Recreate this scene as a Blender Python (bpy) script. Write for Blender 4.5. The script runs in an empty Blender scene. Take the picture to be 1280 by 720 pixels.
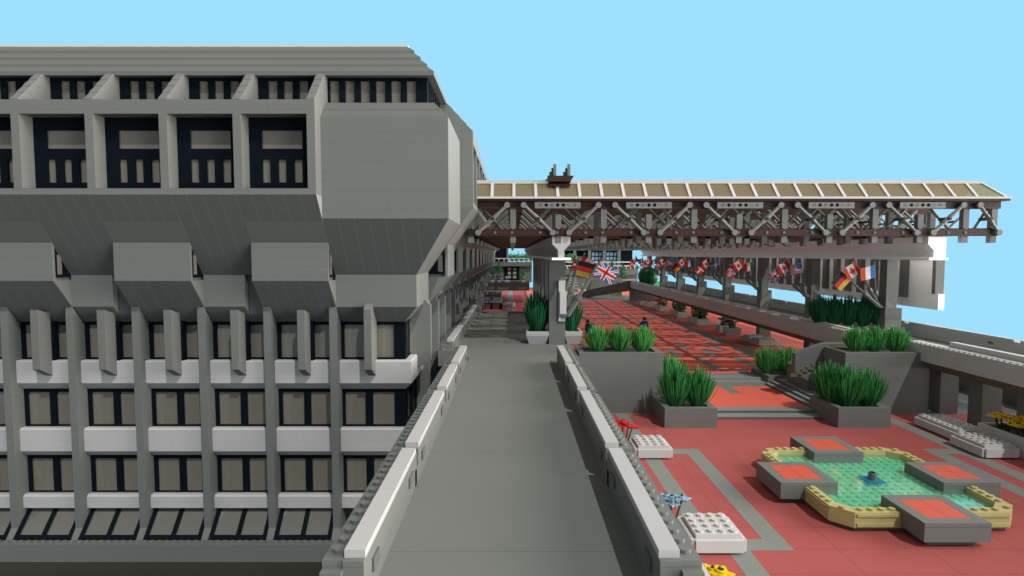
import bpy, math, random
from mathutils import Vector, Matrix
random.seed(7)
S = 0.35                      # metres per grid unit of the place
sc = bpy.context.scene
COL = sc.collection
PI = math.pi

# ---------------------------------------------------------------- materials
def nt(m):
    m.use_nodes = True
    return m.node_tree.nodes, m.node_tree.links

def mat(name, rgb, rough=0.5, spec=0.25, seams=None, var=0.06, metal=0.0):
    """principled material; seams = dict(w, h, axis) draws the thin joints between the blocks"""
    m = bpy.data.materials.new(name)
    N, L = nt(m)
    b = N['Principled BSDF']
    b.inputs['Roughness'].default_value = rough
    b.inputs['Specular IOR Level'].default_value = spec
    b.inputs['Metallic'].default_value = metal
    geo = N.new('ShaderNodeNewGeometry')
    sc_ = N.new('ShaderNodeVectorMath'); sc_.operation = 'SCALE'; sc_.inputs['Scale'].default_value = 1.0 / S
    L.new(geo.outputs['Position'], sc_.inputs[0])
    noi = N.new('ShaderNodeTexNoise'); noi.inputs['Scale'].default_value = 0.11; noi.inputs['Detail'].default_value = 3
    L.new(sc_.outputs[0], noi.inputs['Vector'])
    mr = N.new('ShaderNodeMapRange'); mr.inputs['To Min'].default_value = 1 - var; mr.inputs['To Max'].default_value = 1 + var
    L.new(noi.outputs['Fac'], mr.inputs['Value'])
    mul = N.new('ShaderNodeVectorMath'); mul.operation = 'SCALE'
    mul.inputs[0].default_value = rgb[:3]
    L.new(mr.outputs['Result'], mul.inputs['Scale'])
    out = mul.outputs[0]
    if seams:
        sep = N.new('ShaderNodeSeparateXYZ'); L.new(sc_.outputs[0], sep.inputs[0])
        def math_(op, a, b_=None):
            n = N.new('ShaderNodeMath'); n.operation = op
            for i, q in enumerate((a, b_)):
                if q is None: continue
                if isinstance(q, (int, float)): n.inputs[i].default_value = q
                else: L.new(q, n.inputs[i])
            return n.outputs[0]
        comb = N.new('ShaderNodeCombineXYZ')
        ax = seams.get('axis', 'wall')
        if ax == 'wall':
            L.new(math_('ADD', sep.outputs['X'], sep.outputs['Y']), comb.inputs['X'])
            L.new(math_('SUBTRACT', sep.outputs['Z'], seams.get('z0', 0.1)), comb.inputs['Y'])
        elif ax == 'floor':
            L.new(math_('ADD', sep.outputs['X'], seams.get('x0', 0.0)), comb.inputs['X'])
            L.new(math_('ADD', sep.outputs['Y'], seams.get('y0', 0.0)), comb.inputs['Y'])
        elif ax == 'slopex':
            L.new(math_('ADD', sep.outputs['X'], sep.outputs['Y']) if False else sep.outputs['X'], comb.inputs['X'])
            L.new(sep.outputs['Z'], comb.inputs['Y'])
        elif ax == 'slopey':
            L.new(sep.outputs['Y'], comb.inputs['X']); L.new(sep.outputs['Z'], comb.inputs['Y'])
        br = N.new('ShaderNodeTexBrick')
        br.offset = seams.get('off', 0.5); br.offset_frequency = 2
        br.inputs['Scale'].default_value = 1.0
        br.inputs['Brick Width'].default_value = seams['w']; br.inputs['Row Height'].default_value = seams['h']
        br.inputs['Mortar Size'].default_value = seams.get('m', 0.03)
        br.inputs['Mortar Smooth'].default_value = 0.1
        L.new(comb.outputs[0], br.inputs['Vector'])
        mix = N.new('ShaderNodeMixRGB'); mix.blend_type = 'MIX'
        k = seams.get('k', 0.6)
        L.new(out, mix.inputs['Color1'])
        mix.inputs['Color2'].default_value = (min(1, rgb[0] * k), min(1, rgb[1] * k), min(1, rgb[2] * k), 1)
        fac = br.outputs['Fac']
        if ax == 'wall':
            sn = N.new('ShaderNodeSeparateXYZ'); L.new(geo.outputs['Normal'], sn.inputs[0])
            fac = math_('MULTIPLY', fac, math_('LESS_THAN', math_('ABSOLUTE', sn.outputs['Z']), 0.5))
        L.new(fac, mix.inputs['Fac'])
        out = mix.outputs[0]
    L.new(out, b.inputs['Base Color'])
    return m

def glass(name, rgb, alpha_tint, gl=0.12, rough=0.03, diff=0.35):
    m = bpy.data.materials.new(name)
    N, L = nt(m)
    o = N['Material Output']; N.remove(N['Principled BSDF'])
    t = N.new('ShaderNodeBsdfTransparent'); t.inputs[0].default_value = (*alpha_tint, 1)
    d = N.new('ShaderNodeBsdfDiffuse'); d.inputs[0].default_value = (*rgb, 1)
    g = N.new('ShaderNodeBsdfGlossy'); g.inputs['Roughness'].default_value = rough
    m1 = N.new('ShaderNodeMixShader'); m1.inputs[0].default_value = diff
    L.new(t.outputs[0], m1.inputs[1]); L.new(d.outputs[0], m1.inputs[2])
    m2 = N.new('ShaderNodeMixShader')
    fr = N.new('ShaderNodeFresnel'); fr.inputs['IOR'].default_value = 1.45
    mm = N.new('ShaderNodeMath'); mm.operation = 'MULTIPLY'; mm.inputs[1].default_value = gl * 8
    L.new(fr.outputs[0], mm.inputs[0]); L.new(mm.outputs[0], m2.inputs[0])
    L.new(m1.outputs[0], m2.inputs[1]); L.new(g.outputs[0], m2.inputs[2])
    L.new(m2.outputs[0], o.inputs['Surface'])
    return m

G = (0.118, 0.125, 0.119)
M = {}
M['gray'] = mat('gray_block', G, seams=dict(w=16, h=1.2, k=0.72, m=0.02))
M['step_gray'] = mat('step_gray', (0.2, 0.215, 0.205), spec=.1)
M['gray_plain'] = mat('gray_plain', G)
M['gray_floor'] = mat('gray_floor', (0.128, 0.137, 0.127), rough=0.7, spec=0.06, seams=dict(w=16, h=16, axis='floor', off=0, k=0.62, m=0.035, y0=-15.1, x0=8))
M['gray_pave'] = mat('gray_pave', (0.165, 0.178, 0.165), rough=0.7, spec=0.06, seams=dict(w=4, h=2, axis='floor', off=0, k=0.82, m=0.03))
M['slope_x'] = mat('gray_slope_front', (0.1, 0.106, 0.102), seams=dict(w=2, h=400, axis='slopex', off=0, k=2.0, m=0.018))
M['slope_y'] = mat('gray_slope_side', (0.1, 0.106, 0.102), seams=dict(w=2, h=400, axis='slopey', off=0, k=1.8, m=0.018))
M['roof'] = mat('gray_roof', (0.100, 0.106, 0.100), seams=dict(w=9, h=1.2, k=0.85, m=0.02, z0=0.36))
M['dgray'] = mat('dark_gray', (0.085, 0.09, 0.088))
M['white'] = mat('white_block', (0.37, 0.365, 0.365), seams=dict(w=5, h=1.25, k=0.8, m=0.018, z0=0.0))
M['white_plain'] = mat('white_plain', (0.43, 0.425, 0.42), rough=0.45)
M['cap_white'] = mat('cap_white', (0.33, 0.33, 0.33), rough=0.5)
M['far_white_lit'] = mat('far_white_lit', (0.88, 0.88, 0.88), seams=dict(w=9, h=1.6, k=0.8, m=0.02, z0=0.0))  # white raised to make up for light missing on faces turned from the sun
M['deck_gray_lit'] = mat('deck_gray_lit', (0.4, 0.41, 0.40), seams=dict(w=9, h=1.2, k=0.75, m=0.02))  # lighter copy of the block gray, fill light put into the colour
M['clear_roof'] = glass('clear_roof_glass', (0.5, 0.48, 0.4), (0.99, 0.985, 0.97), 0.01, 0.1, 0.02)
M['navy'] = mat('navy_frame', (0.003, 0.0055, 0.009), rough=0.6, spec=0.04)
M['beige'] = mat('beige_interior', (0.26, 0.235, 0.2))
M['pane'] = glass('window_glass', (0.33, 0.305, 0.26), (0.8, 0.77, 0.7), 0.10, 0.03, 0.36)
M['rake_glass'] = glass('raking_glass', (0.17, 0.175, 0.15), (0.7, 0.72, 0.68), 0.45, 0.02, 0.4)
M['sun_strip'] = mat('pale_sun_strip', (0.62, 0.6, 0.55))  # pale colour stands in for sun on the interior wall
M['roofglass'] = glass('amber_glass', (0.35, 0.315, 0.21), (0.78, 0.70, 0.5), 0.03, 0.05, 0.3)
M['brown'] = mat('red_brown', (0.032, 0.012, 0.007), rough=0.45, seams=dict(w=4, h=1.2, k=0.6, m=0.03))
M['beam_gray'] = mat('beam_gray', (0.14, 0.145, 0.138))
M['olive'] = mat('dark_tan', (0.125, 0.115, 0.075), seams=dict(w=6, h=6, k=1.3, m=0.02))
M['tan'] = mat('tan_block', (0.36, 0.32, 0.135), rough=0.4)
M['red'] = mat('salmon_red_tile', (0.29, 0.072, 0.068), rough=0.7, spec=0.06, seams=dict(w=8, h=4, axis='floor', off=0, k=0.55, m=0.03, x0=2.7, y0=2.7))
M['red_lit'] = mat('lit_red_tile', (0.62, 0.125, 0.085), rough=0.7, spec=0.06, seams=dict(w=8, h=4, axis='floor', off=0, k=0.6, m=0.03, x0=2.7, y0=1))  # brighter copy of the red tile, sunlight put into the colour
M['red_half_lit'] = mat('half_lit_red_tile', (0.5, 0.115, 0.095), rough=0.7, spec=0.06, seams=dict(w=8, h=4, axis='floor', off=0, k=0.6, m=0.03))  # dimmer copy of the bright red, part shade put into the colour
M['red_box'] = mat('red_tile_box', (0.44, 0.075, 0.04), rough=0.4)
M['green'] = mat('grass_green', (0.026, 0.17, 0.035), rough=0.5, var=0.35)
M['green_lt'] = mat('light_grass_green', (0.06, 0.27, 0.06), rough=0.5, var=0.3)
M['green_dk'] = mat('dark_leaf_green', (0.008, 0.10, 0.035), rough=0.5, var=0.3)
M['soil'] = mat('soil_brown', (0.045, 0.018, 0.01))
M['pool'] = mat('aqua_floor', (0.24, 0.74, 0.45), rough=0.35)
M['water'] = glass('water_sheet', (0.4, 0.85, 0.7), (0.88, 0.99, 0.97), 0.2, 0.02, 0.12)
M['blue_plate'] = glass('blue_plate', (0.05, 0.3, 0.5), (0.4, 0.75, 0.9), 0.05)
M['f_red'] = mat('flag_red', (0.5, 0.02, 0.015)); M['f_white'] = mat('flag_white', (0.6, 0.59, 0.58))
M['f_blue'] = mat('flag_blue', (0.01, 0.09, 0.33)); M['f_black'] = mat('flag_black', (0.006, 0.006, 0.008))
M['f_gold'] = mat('flag_gold', (0.5, 0.36, 0.03)); M['f_green'] = mat('flag_green', (0.01, 0.16, 0.05))
M['yellow'] = mat('flower_yellow', (0.62, 0.4, 0.01)); M['dred'] = mat('flower_dark_red', (0.15, 0.008, 0.008))
M['redflower'] = mat('flower_red', (0.42, 0.01, 0.008)); M['sandblue'] = mat('flower_pale_blue', (0.2, 0.32, 0.42))
M['teal'] = mat('flower_teal', (0.03, 0.25, 0.24)); M['stem'] = mat('stem_green', (0.008, 0.07, 0.03))
M['skin'] = mat('figure_yellow', (0.62, 0.42, 0.22)); M['hair'] = mat('hair_brown', (0.05, 0.02, 0.01))
M['blue'] = mat('jacket_blue', (0.01, 0.06, 0.27)); M['jgreen'] = mat('jacket_green', (0.01, 0.12, 0.04))
M['jteal'] = mat('jacket_teal', (0.05, 0.35, 0.36)); M['jyellow'] = mat('jacket_yellow', (0.6, 0.42, 0.02))
M['trousers'] = mat('trousers_navy', (0.01, 0.03, 0.12))
M['letter'] = mat('letter_blue', (0.01, 0.04, 0.22)); M['shopglow'] = mat('shop_goods', (0.6, 0.5, 0.45), var=0.5)

# ---------------------------------------------------------------- mesh builder (grid units)
class MB:
    def __init__(s): s.v = []; s.f = []; s.m = []; s.mats = []
    def mi(s, m):
        m = M[m] if isinstance(m, str) else m
        if m not in s.mats: s.mats.append(m)
        return s.mats.index(m)
    def add(s, vs, fs, m):
        o = len(s.v); s.v += [tuple(p) for p in vs]; i = s.mi(m)
        for f in fs: s.f.append([o + q for q in f]); s.m.append(i)
        return s
    def box(s, x0, x1, y0, y1, z0, z1, m):
        if x1 < x0: x0, x1 = x1, x0
        if y1 < y0: y0, y1 = y1, y0
        if z1 < z0: z0, z1 = z1, z0
        v = [(x0,y0,z0),(x1,y0,z0),(x1,y1,z0),(x0,y1,z0),(x0,y0,z1),(x1,y0,z1),(x1,y1,z1),(x0,y1,z1)]
        return s.add(v, [(0,3,2,1),(4,5,6,7),(0,1,5,4),(1,2,6,5),(2,3,7,6),(3,0,4,7)], m)
    def prism(s, A, B, m):
        """closed solid between two matching polygons A and B"""
        n = len(A)
        c = sum((Vector(p) for p in A), Vector()) / n; d = sum((Vector(p) for p in B), Vector()) / n
        nrm = Vector()
        for i in range(n): nrm += (Vector(A[i]) - c).cross(Vector(A[(i + 1) % n]) - c)
        if nrm.dot(d - c) > 0: A = A[::-1]; B = B[::-1]
        fs = [tuple(range(n)), tuple(range(2 * n - 1, n - 1, -1))]
        for i in range(n):
            j = (i + 1) % n; fs.append((i, i + n, j + n, j))
        return s.add(list(A) + list(B), fs, m)
    def cyl(s, p, q, r, m, n=8, r2=None):
        p = Vector(p); q = Vector(q); d = (q - p).normalized()
        a = d.orthogonal().normalized(); b = d.cross(a); r2 = r if r2 is None else r2
        A = [p + (a * math.cos(2*PI*i/n) + b * math.sin(2*PI*i/n)) * r for i in range(n)]
        B = [q + (a * math.cos(2*PI*i/n) + b * math.sin(2*PI*i/n)) * r2 for i in range(n)]
        return s.prism(A, B, m)
    def stud(s, x, y, z, m, n=10): return s.cyl((x, y, z), (x, y, z + 0.2), 0.3, m, n)
    def quad(s, a, b, c, d, m): return s.add([a, b, c, d], [(0, 1, 2, 3)], m)
    def build(s, name, parent=None, loc=(0, 0, 0), kind=None, map=None):
        me = bpy.data.meshes.new(name)
        vs = [map(p) for p in s.v] if map else s.v
        me.from_pydata([((p[0]-loc[0])*S, (p[1]-loc[1])*S, (p[2]-loc[2])*S) for p in vs], [], s.f)
        for m in s.mats: me.materials.append(m)
        me.polygons.foreach_set('material_index', s.m)
        if map and map is not ident: me.flip_normals()
        me.update()
        o = bpy.data.objects.new(name, me); COL.objects.link(o)
        if parent is not None:
            o.parent = parent
            pl = parent_loc(parent)
            o.location = (loc[0]*S - pl[0], loc[1]*S - pl[1], loc[2]*S - pl[2])
        else:
            o.location = (loc[0]*S, loc[1]*S, loc[2]*S)
        if kind: o['kind'] = kind
        return o
def parent_loc(o):
    l = Vector(o.location)
    while o.parent: o = o.parent; l += Vector(o.location)
    return l
ident = lambda p: p
def tag(o, label, cat, group=None):
    o['label'] = label; o['category'] = cat
    if group: o['group'] = group
    return o
def thing(name, label, cat, loc=(0, 0, 0), group=None):
    o = bpy.data.objects.new(name, None); COL.objects.link(o)
    o.location = (loc[0]*S, loc[1]*S, loc[2]*S); o.empty_display_size = 0.2
    return tag(o, label, cat, group)
def dup(root, loc, label, group=None, rz=0.0, scale=None):
    r = root.copy(); COL.objects.link(r); r.location = (loc[0]*S, loc[1]*S, loc[2]*S); r['label'] = label
    if group: r['group'] = group
    r.rotation_euler = (0, 0, rz)
    if scale: r.scale = scale
    for ch in list(root.children):
        c = ch.copy(); COL.objects.link(c); c.parent = r
        for g in ch.children:
            d = g.copy(); COL.objects.link(d); d.parent = c
    return r
ORD = ['first','second','third','fourth','fifth','sixth','seventh','eighth','ninth','tenth','eleventh','twelfth']

# ================================================================ OFFICE BUILDING (left)
# facade drawn once in (u, v, z): u along the facade, v = depth; front and side are mirror images about the corner
front = lambda p: (-24 - p[0], p[1], p[2])
side = lambda p: (-(p[1] - 63.7), 87.7 + p[0], p[2])
NF, NS = 7, 29
bld = thing('office_building', 'grey concrete block building with overhanging upper storeys left of the walkway', 'building', (-24, 90, -32))

def ext(mb, prof, u0, u1, m):
    mb.prism([(u0, v, z) for v, z in prof], [(u1, v, z) for v, z in prof], m)

def facade(nb, mp, nm):
    U = 9 * nb
    w = MB()
    # ledge under the big windows, beam over them
    w.box(0, U, 69.7, 79, 23.4, 24.15, 'gray'); w.box(0, U, 69.703, 74.7, 33.15, 34.85, 'gray')
    w.build('wall_ledge', bld, map=mp); w = MB()
    w.box(-8, U, 74.7, 80, -25.9, -23.42, 'gray')
    w.build('wall_ledge', bld, map=mp)
    for k in range(nb):
        u = 9 * k
        w = MB(); w.box(u, u + 1, 69.7, 71.9, 24.15, 33.16, 'gray'); w.build('upper_column', bld, map=mp)
    for k in range(nb + 1):
        u = 9 * k; w = MB()
        for i in range(4):
            z0 = 34.85 + i * 1.08; v0 = 69.7 + i
            ext(w, [(v0, z0), (v0, z0 + .12), (v0 + 1, z0 + 1.08), (76, z0 + 1.08), (76, z0)], u, u + 1, 'gray')
        w.build('buttress', bld, map=mp)
    sl = 'slope_x' if mp is front else 'slope_y'
    w = MB()
    ext(w, [(69.7, 23.4), (76.7, 13.3), (77.7, 13.3), (77.7, 12.62), (80, 12.62), (80, 23.4)], 0, U, sl)
    w.build('inverted_slope', bld, map=mp)
    w = MB()
    ext(w, [(77.7, 12.6), (77.7, 7.85), (78.7, 6.65), (80, 6.65), (80, 12.6)], 0, U, sl)
    w.build('inverted_slope', bld, map=mp)
    for k in range(0, nb - 1, 2):
        u = 9 * k
        w = MB()
        ext(w, [(73.7, 12.6), (73.7, 17.6), (71.9, 20.2), (72.4, 20.2), (74.1, 17.7), (74.1, 12.6)], u, u + 10, 'gray')
        ext(w, [(74.1, 12.6), (74.1, 17.6), (77.6, 12.9), (77.6, 12.6)], u + .4, u + 10, 'gray')
        w.build('box_bay', bld, map=mp)
        w = MB(); ext(w, [(73.71, 12.58), (77.68, 7.82), (77.68, 12.58)], u + .3, u + 10, sl); w.build('bay_soffit', bld, map=mp)
        w = MB(); ext(w, [(73.7, 12.6), (76.7, 12.6), (76.7, 8.9)], u, u + 0.28, 'gray_plain'); w.build('cheek', bld, map=mp)
        if k:
            w = MB(); ext(w, [(76.7, 8.95), (76.7, 13.72), (77.66, 13.0), (77.66, 7.9)], u - 5.6, u - .01, 'gray'); w.build('box_bay', bld, map=mp)
    for k in range(nb + 1):
        u = 9 * k
        w = MB(); ext(w, [(76.7, 8.9), (76.7, -22.1), (75.75, -23.4), (79.5, -23.4), (79.5, 6), (78.4, 6.6)], u, u + 1, 'gray'); w.build('column', bld, map=mp)
    for k in range(nb):
        u = 9 * k + 5
        w = MB(); ext(w, [(75.7, 8.6), (75.7, .45), (77.72, -.8), (77.78, -.8), (77.78, 7.75), (77.66, 7.95)], u - 1, u, 'gray'); w.build('fin', bld, map=mp)
        w = MB(); w.box(u - 1.3, u + .1, 77.8, 78.69, 1.31, 6.7, 'navy'); w.build('mullion', bld, map=mp)
    rest = MB()
    for k in range(nb):
        u0, u1 = 9 * k + 1.002, 9 * k + 9
        for pr_ in ([(77.7, 1.15), (77.85, 1.3), (78.7, 1.3), (79.2, 1.1), (79.2, -2.85), (78.72, -2.85), (77.7, -1.86)],
                   [(77.7, -8.5), (77.95, -8.25), (79.2, -8.3), (79.2, -12.42), (78.72, -12.42), (77.7, -11.53)],
                   [(77.7, -18.1), (77.95, -17.8), (79.2, -17.9), (79.2, -19.7), (77.7, -19.7)]):
            w = MB() if k < 22 else rest
            ext(w, pr_, u0, u1, 'white')
            if k < 22: w.build('spandrel', bld, map=mp)
    if rest.v: rest.build('far_spandrels', bld, map=mp, kind='stuff')
    # studs on the base ledge
    if mp is front:
        w = MB()
        for i in range(-6, U): w.stud(i + .5, 75.25, -23.42, 'gray_plain', 8)
        w.build('ledge_studs', bld, map=mp)
    w = MB()
    ext(w, [(74.75, -25.9), (79, -32), (80, -32), (80, -25.9)], -8, U, 'olive')
    w.build('underside', bld, map=mp)
    # interior partition behind the glass and floors
    w = MB()
    w.box(-8, U, 82.2, 82.5, -23, 23, 'beige')
    for z in (6.8, -2.4, -12, -19.9): w.box(-8, U, 79.25, 82.2, z - .12, z, 'beige')
    for k in range(nb): w.box(9*k+8.55, 9*k+8.75, 79.25, 82.2, -19.6, 6.6, 'beige'); w.box(9*k+4.6, 9*k+4.8, 79.25, 82.2, -19.6, 6.6, 'beige')
    w.box(-5, U, 78.5, 78.8, 24.2, 43, 'beige')
    w.build('interior_wall', bld, map=mp)

def win(parent_name, mp, u0, u1, z0, z1, v, panes, depth=.5):
    """a dark frame with openings; panes = list of (a0, a1, b0, b1)"""
    f = MB()
    us = sorted({u0, u1} | {p[0] for p in panes} | {p[1] for p in panes}); zs = sorted({z0, z1} | {p[2] for p in panes} | {p[3] for p in panes})
    for i in range(len(us) - 1):
        run = None
        for j in range(len(zs) - 1):
            cu, cz = (us[i] + us[i+1]) / 2, (zs[j] + zs[j+1]) / 2
            hole = any(p[0] < cu < p[1] and p[2] < cz < p[3] for p in panes)
            if not hole:
                if run is None: run = zs[j]
            if hole or j == len(zs) - 2:
                top = zs[j] if hole else zs[j+1]
                if run is not None: f.box(us[i], us[i+1], v, v + depth, run, top, 'navy'); run = None
    fo = f.build(parent_name, bld, map=mp)
    g = MB()
    for a0, a1, b0, b1 in panes:
        g.box(a0, a1, v + depth * .55, v + depth * .7, b0, b1, 'pane')
        if parent_name in ('office_window', 'corner_window') and a1 - a0 > 2: g.box(a1 - (.95 if a0 == max(p[0] for p in panes) else .35), a1 - .03, v + depth * .8, v + depth * .84, b0 + .02, b1 - .02, 'sun_strip')  # added strip behind the glass, painted as a sunlit inner wall
    g.build('pane', fo, map=mp)
    return fo

def windows(nb, mp):
    for k in range(nb):
        u = 9 * k
        o = lambda a: u + 9 - a          # offset measured from the far column
        if nb == NF or k < 10:
            win('attic_window', mp, u + 1, u + 9, 34.85, 39.1, 74.7, [(o(b), o(a), 35.1, 38.6) for a, b in ((1.3,2.5),(3.3,4.5),(5.3,6.5),(7.2,7.9))])
            win('big_window', mp, u + 1, u + 9, 24.15, 33.15, 71.7, [(o(6.7), o(1.6), 29.3, 31.6)] + [(o(b), o(a), 25.1, 28) for a, b in ((1.6,2.6),(3.6,4.6),(5.6,6.65))])
            pr = [(o(3.6), o(.5)), (o(7.5), o(4.5))]
            for z0, z1 in ((1.21, 6.65), (-8.41, -2.9), (-18.06, -12.46)):
                win('office_window', mp, u + 1, u + 9, z0, z1, 78.7, [(a, b, z0 + .35, z1 - .45) for a, b in pr])
        # raking window at street level
        if nb == NF or k < 6:
            f = MB(); g = MB()
            P = lambda uu, t: (uu, 75.7 + 3.0 * t, -23.3 + 3.6 * t)
            def bar(ua, ub, ta, tb, m_, mb, d=.35, off=0):
                A = [P(ua, ta), P(ub, ta), P(ub, tb), P(ua, tb)]
                A = [(a, b - off*.77, c + off*.64) for a, b, c in A]
                mb.prism(A, [(a, b + d, c - d * .8) for a, b, c in A], m_)
            bar(u + 1, u + 9, 0, .14, 'navy', f)
            for c0, c1 in ((1, 1.6), (4.7, 5.35), (8.4, 9)): bar(u + c0, u + c1, .14, 1, 'navy', f)
            fo = f.build('raking_window', bld, map=mp)
            bar(u + 1.6, u + 4.7, .14, 1, 'rake_glass', g, .08, -.12); bar(u + 5.35, u + 8.4, .14, 1, 'rake_glass', g, .08, -.12)
            g.build('pane', fo, map=mp)
        if k % 2 == 0 and k + 1 < nb and (nb == NF or k < 12):
            # small end window in the cheek of the box bay (lies in the plane u = const)
            f = MB()
            poly = [(74.15, 13.0), (76.72, 13.0), (76.72, 14.4), (74.15, 18.1)]
            f.prism([(u + .05, v, z) for v, z in poly], [(u + .35, v, z) for v, z in poly], 'navy')
            fo = f.build('end_window', bld, map=mp)
            g = MB(); g.box(u + .0, u + .05, 74.5, 75.2, 13.4, 16, 'pane'); g.build('pane', fo, map=mp)

facade(NF, front, 'front'); facade(NS, side, 'side')
windows(NF, front); windows(NS, side)

# corner block and roof: profiles swept round the corner
def sweep(mb, prof, xa, yb, m, close=False):
    n = len(prof)
    for i in range(n - 1):
        (v0, z0), (v1, z1) = prof[i], prof[i + 1]
        mf = m if not isinstance(m, tuple) else m[0]; ms = m if not isinstance(m, tuple) else m[1]
        mb.quad((xa, v0, z0), (-(v0-63.7), v0, z0), (-(v1-63.7), v1, z1), (xa, v1, z1), mf)
        mb.quad((-(v0-63.7), v0, z0), (-(v0-63.7), yb, z0), (-(v1-63.7), yb, z1), (-(v1-63.7), v1, z1), ms)
XA, YB = -24 - 9 * NF, 87.7 + 9 * NS
w = MB()
pr = [(79, 39.1), (74.7, 39.1), (74.7, 38.95), (73.7, 38.95), (73.7, 39.16)]
v, z = 73.7, 39.16
for i in range(4):
    pr += [(v + .01, z + .34), (v + 1, z + 1.2)]; v += 1; z += 1.2
sweep(w, pr, XA, YB, 'roof')
w.build('roof', bld)
w = MB()
sweep(w, [(77.7, 43.96), (77.7, 44.25), (78.6, 44.25)], XA, YB, 'white_plain')
w.quad((XA, 78.6, 44.25), (-14.9, 78.6, 44.25), (-14.9, YB, 44.25), (XA, YB, 44.25), 'gray_plain')
w.build('roof_edge', bld)
w = MB()
sweep(w, [(71.7, 20.6), (71.7, 33.3)], -24, 87.7, 'gray')
w.build('corner_wall', bld); w = MB()
sweep(w, [(71.7, 33.3), (72.7, 34.3), (72.7, 34.45), (73.7, 35.5), (74.75, 35.5)], -24, 87.7, 'roof')
w.build('corner_ledge', bld); w = MB()
sweep(w, [(76.7, 8.9), (76.7, 13.3)], -24, 87.7, 'gray')
w.build('corner_wall', bld)
w = MB()
sweep(w, [(76.7, 13.3), (71.7, 20.6)], -24, 87.7, ('slope_x', 'slope_y'))
sweep(w, [(78.7, 6.65), (76.7, 8.9)], -24, 87.7, ('slope_x', 'slope_y'))
w.build('corner_slope', bld)
w = MB()
sweep(w, [(78.72, -2.9), (77.7, -1.86), (77.7, 1.15), (77.85, 1.3), (78.8, 1.3)], -24, 87.7, 'white')
w.build('corner_spandrel', bld); w = MB()
sweep(w, [(78.72, -12.46), (77.7, -11.53), (77.7, -8.5), (77.95, -8.25), (78.8, -8.3)], -24, 87.7, 'white')
w.build('corner_spandrel', bld); w = MB()
sweep(w, [(77.7, -19.7), (77.7, -18.1), (77.95, -17.8), (78.8, -17.9)], -24, 87.7, 'white')
w.build('corner_spandrel', bld)
w = MB()
for mp_ in (front, side):
    q = MB(); ext(q, [(75.7, 8.6), (75.7, .45), (77.72, -.8), (78.8, -.8), (78.8, 7), (76.4, 9.4)], -5, -4, 'gray'); q.build('fin', bld, map=mp_)
    win('corner_attic_window', mp_, -12.9, 0, 35.0, 39.1, 74.75, [(-1.5 - 2*i, -.3 - 2*i, 35.3, 38.6) for i in range(6)])
    for z0, z1 in ((1.21, 6.65), (-8.41, -2.9), (-18.06, -12.46)):
        win('corner_window', mp_, -8.95, 0, z0, z1, 78.7, [(-3.3, -.4, z0 + .35, z1 - .45), (-7.4, -4.3, z0 + .35, z1 - .45)])
# the lower body, keeping daylight out behind the windows
w.box(XA, -20.2, 84, 84.3, -32, 24, 'gray_plain'); w.box(-20.5, -20.2, 84, YB, -32, 24, 'gray_plain')
w.box(XA, -15.1, 78.9, 79.1, 39.2, 43.9, 'gray_plain')
w.box(XA, -24, 79.9, 80.1, 8, 23.3, 'gray_plain')
w.box(XA, -22, 79.2, 84, 6.9, 7.2, 'gray_plain')
w.build('core_wall', bld)

# ================================================================ WALKWAY and parapets
w = MB()
w.box(-7, 7, 0, 92, -2.2, -.8, 'gray_floor'); w.box(-9.8, 11.1, 92, 160, -2.2, -.8, 'gray_floor')
w.box(-9, 9, 0, 92, -4, -2.2, 'gray'); w.box(-10.8, 11.1, 92, 160.3, -4, -2.2, 'gray')
w.prism([(-9, 0, -4), (-5, 0, -6.5), (5, 0, -6.5), (9, 0, -4)], [(-9, 160, -4), (-5, 160, -6.5), (5, 160, -6.5), (9, 160, -4)], 'olive')
w.build('walkway', kind='structure')

def parapet(sgn, x_in, y0, y1, label, grp, first=True, post=True):
    """segment with its cap flush to the walkway side and a row of studs outside"""
    t = thing('parapet', label, 'parapet', (sgn * (x_in + 1), y0, -.8), grp)
    a, b, c = sgn * x_in, sgn * (x_in + 1), sgn * (x_in + 2)
    w = MB()
    w.box(a, b, y0 - .3, y1 + .3, -.8, 1.6, 'gray'); w.box(b, c, y0 - .6, y1 + .6, -2.2, 1.2, 'gray')
    w.box(b, c, y0 - .2, y1 + .2, 1.2, 1.598, 'gray')
    if post: w.box(a, c + sgn * .3, y0 - 1.6, y0 - .31, -2.2, .4, 'gray_plain')
    for i in range(int(y1 - y0)): w.stud(sgn * (x_in + 1.42), y0 + .6 + i, 1.6, 'gray_plain')
    if post: w.stud(c - sgn * .35, y0 - 1.0, .4, 'gray_plain')
    w.box(a - sgn * .12, a, y0 + 1.2, y0 + 2.4, .2, .9, 'dgray'); w.box(a - sgn * .12, a, y1 - 3, y1 - 1.6, .2, .9, 'dgray')
    w.build('body', t)
    w = MB()
    h = (y0 + y1) / 2
    for p, q in ((y0, h - .015), (h + .015, y1)): w.box(a, b, p, q, 1.6, 2.0, 'cap_white')
    w.build('cap', t)
    return t
segs = [(26.1, 40.3), (41.5, 57.7), (59.5, 71.8), (73.4, 86.6)]
for i, (a, b) in enumerate(segs):
    parapet(-1, 7, a, b, f'{ORD[i]} white-capped wall segment from the front, left edge of the walkway', 'walkway parapets')
    parapet(1, 7, a, b, f'{ORD[i]} white-capped wall segment from the front, right edge of the walkway', 'walkway parapets')
for i, (a, b) in enumerate([(93, 108), (109.6, 124), (125.5, 140), (141.5, 157)]):
    parapet(-1, 9.8, a, b, f'{ORD[i]} capped wall segment beside the building beyond the jog in the left walkway edge', 'walkway parapets')

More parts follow.
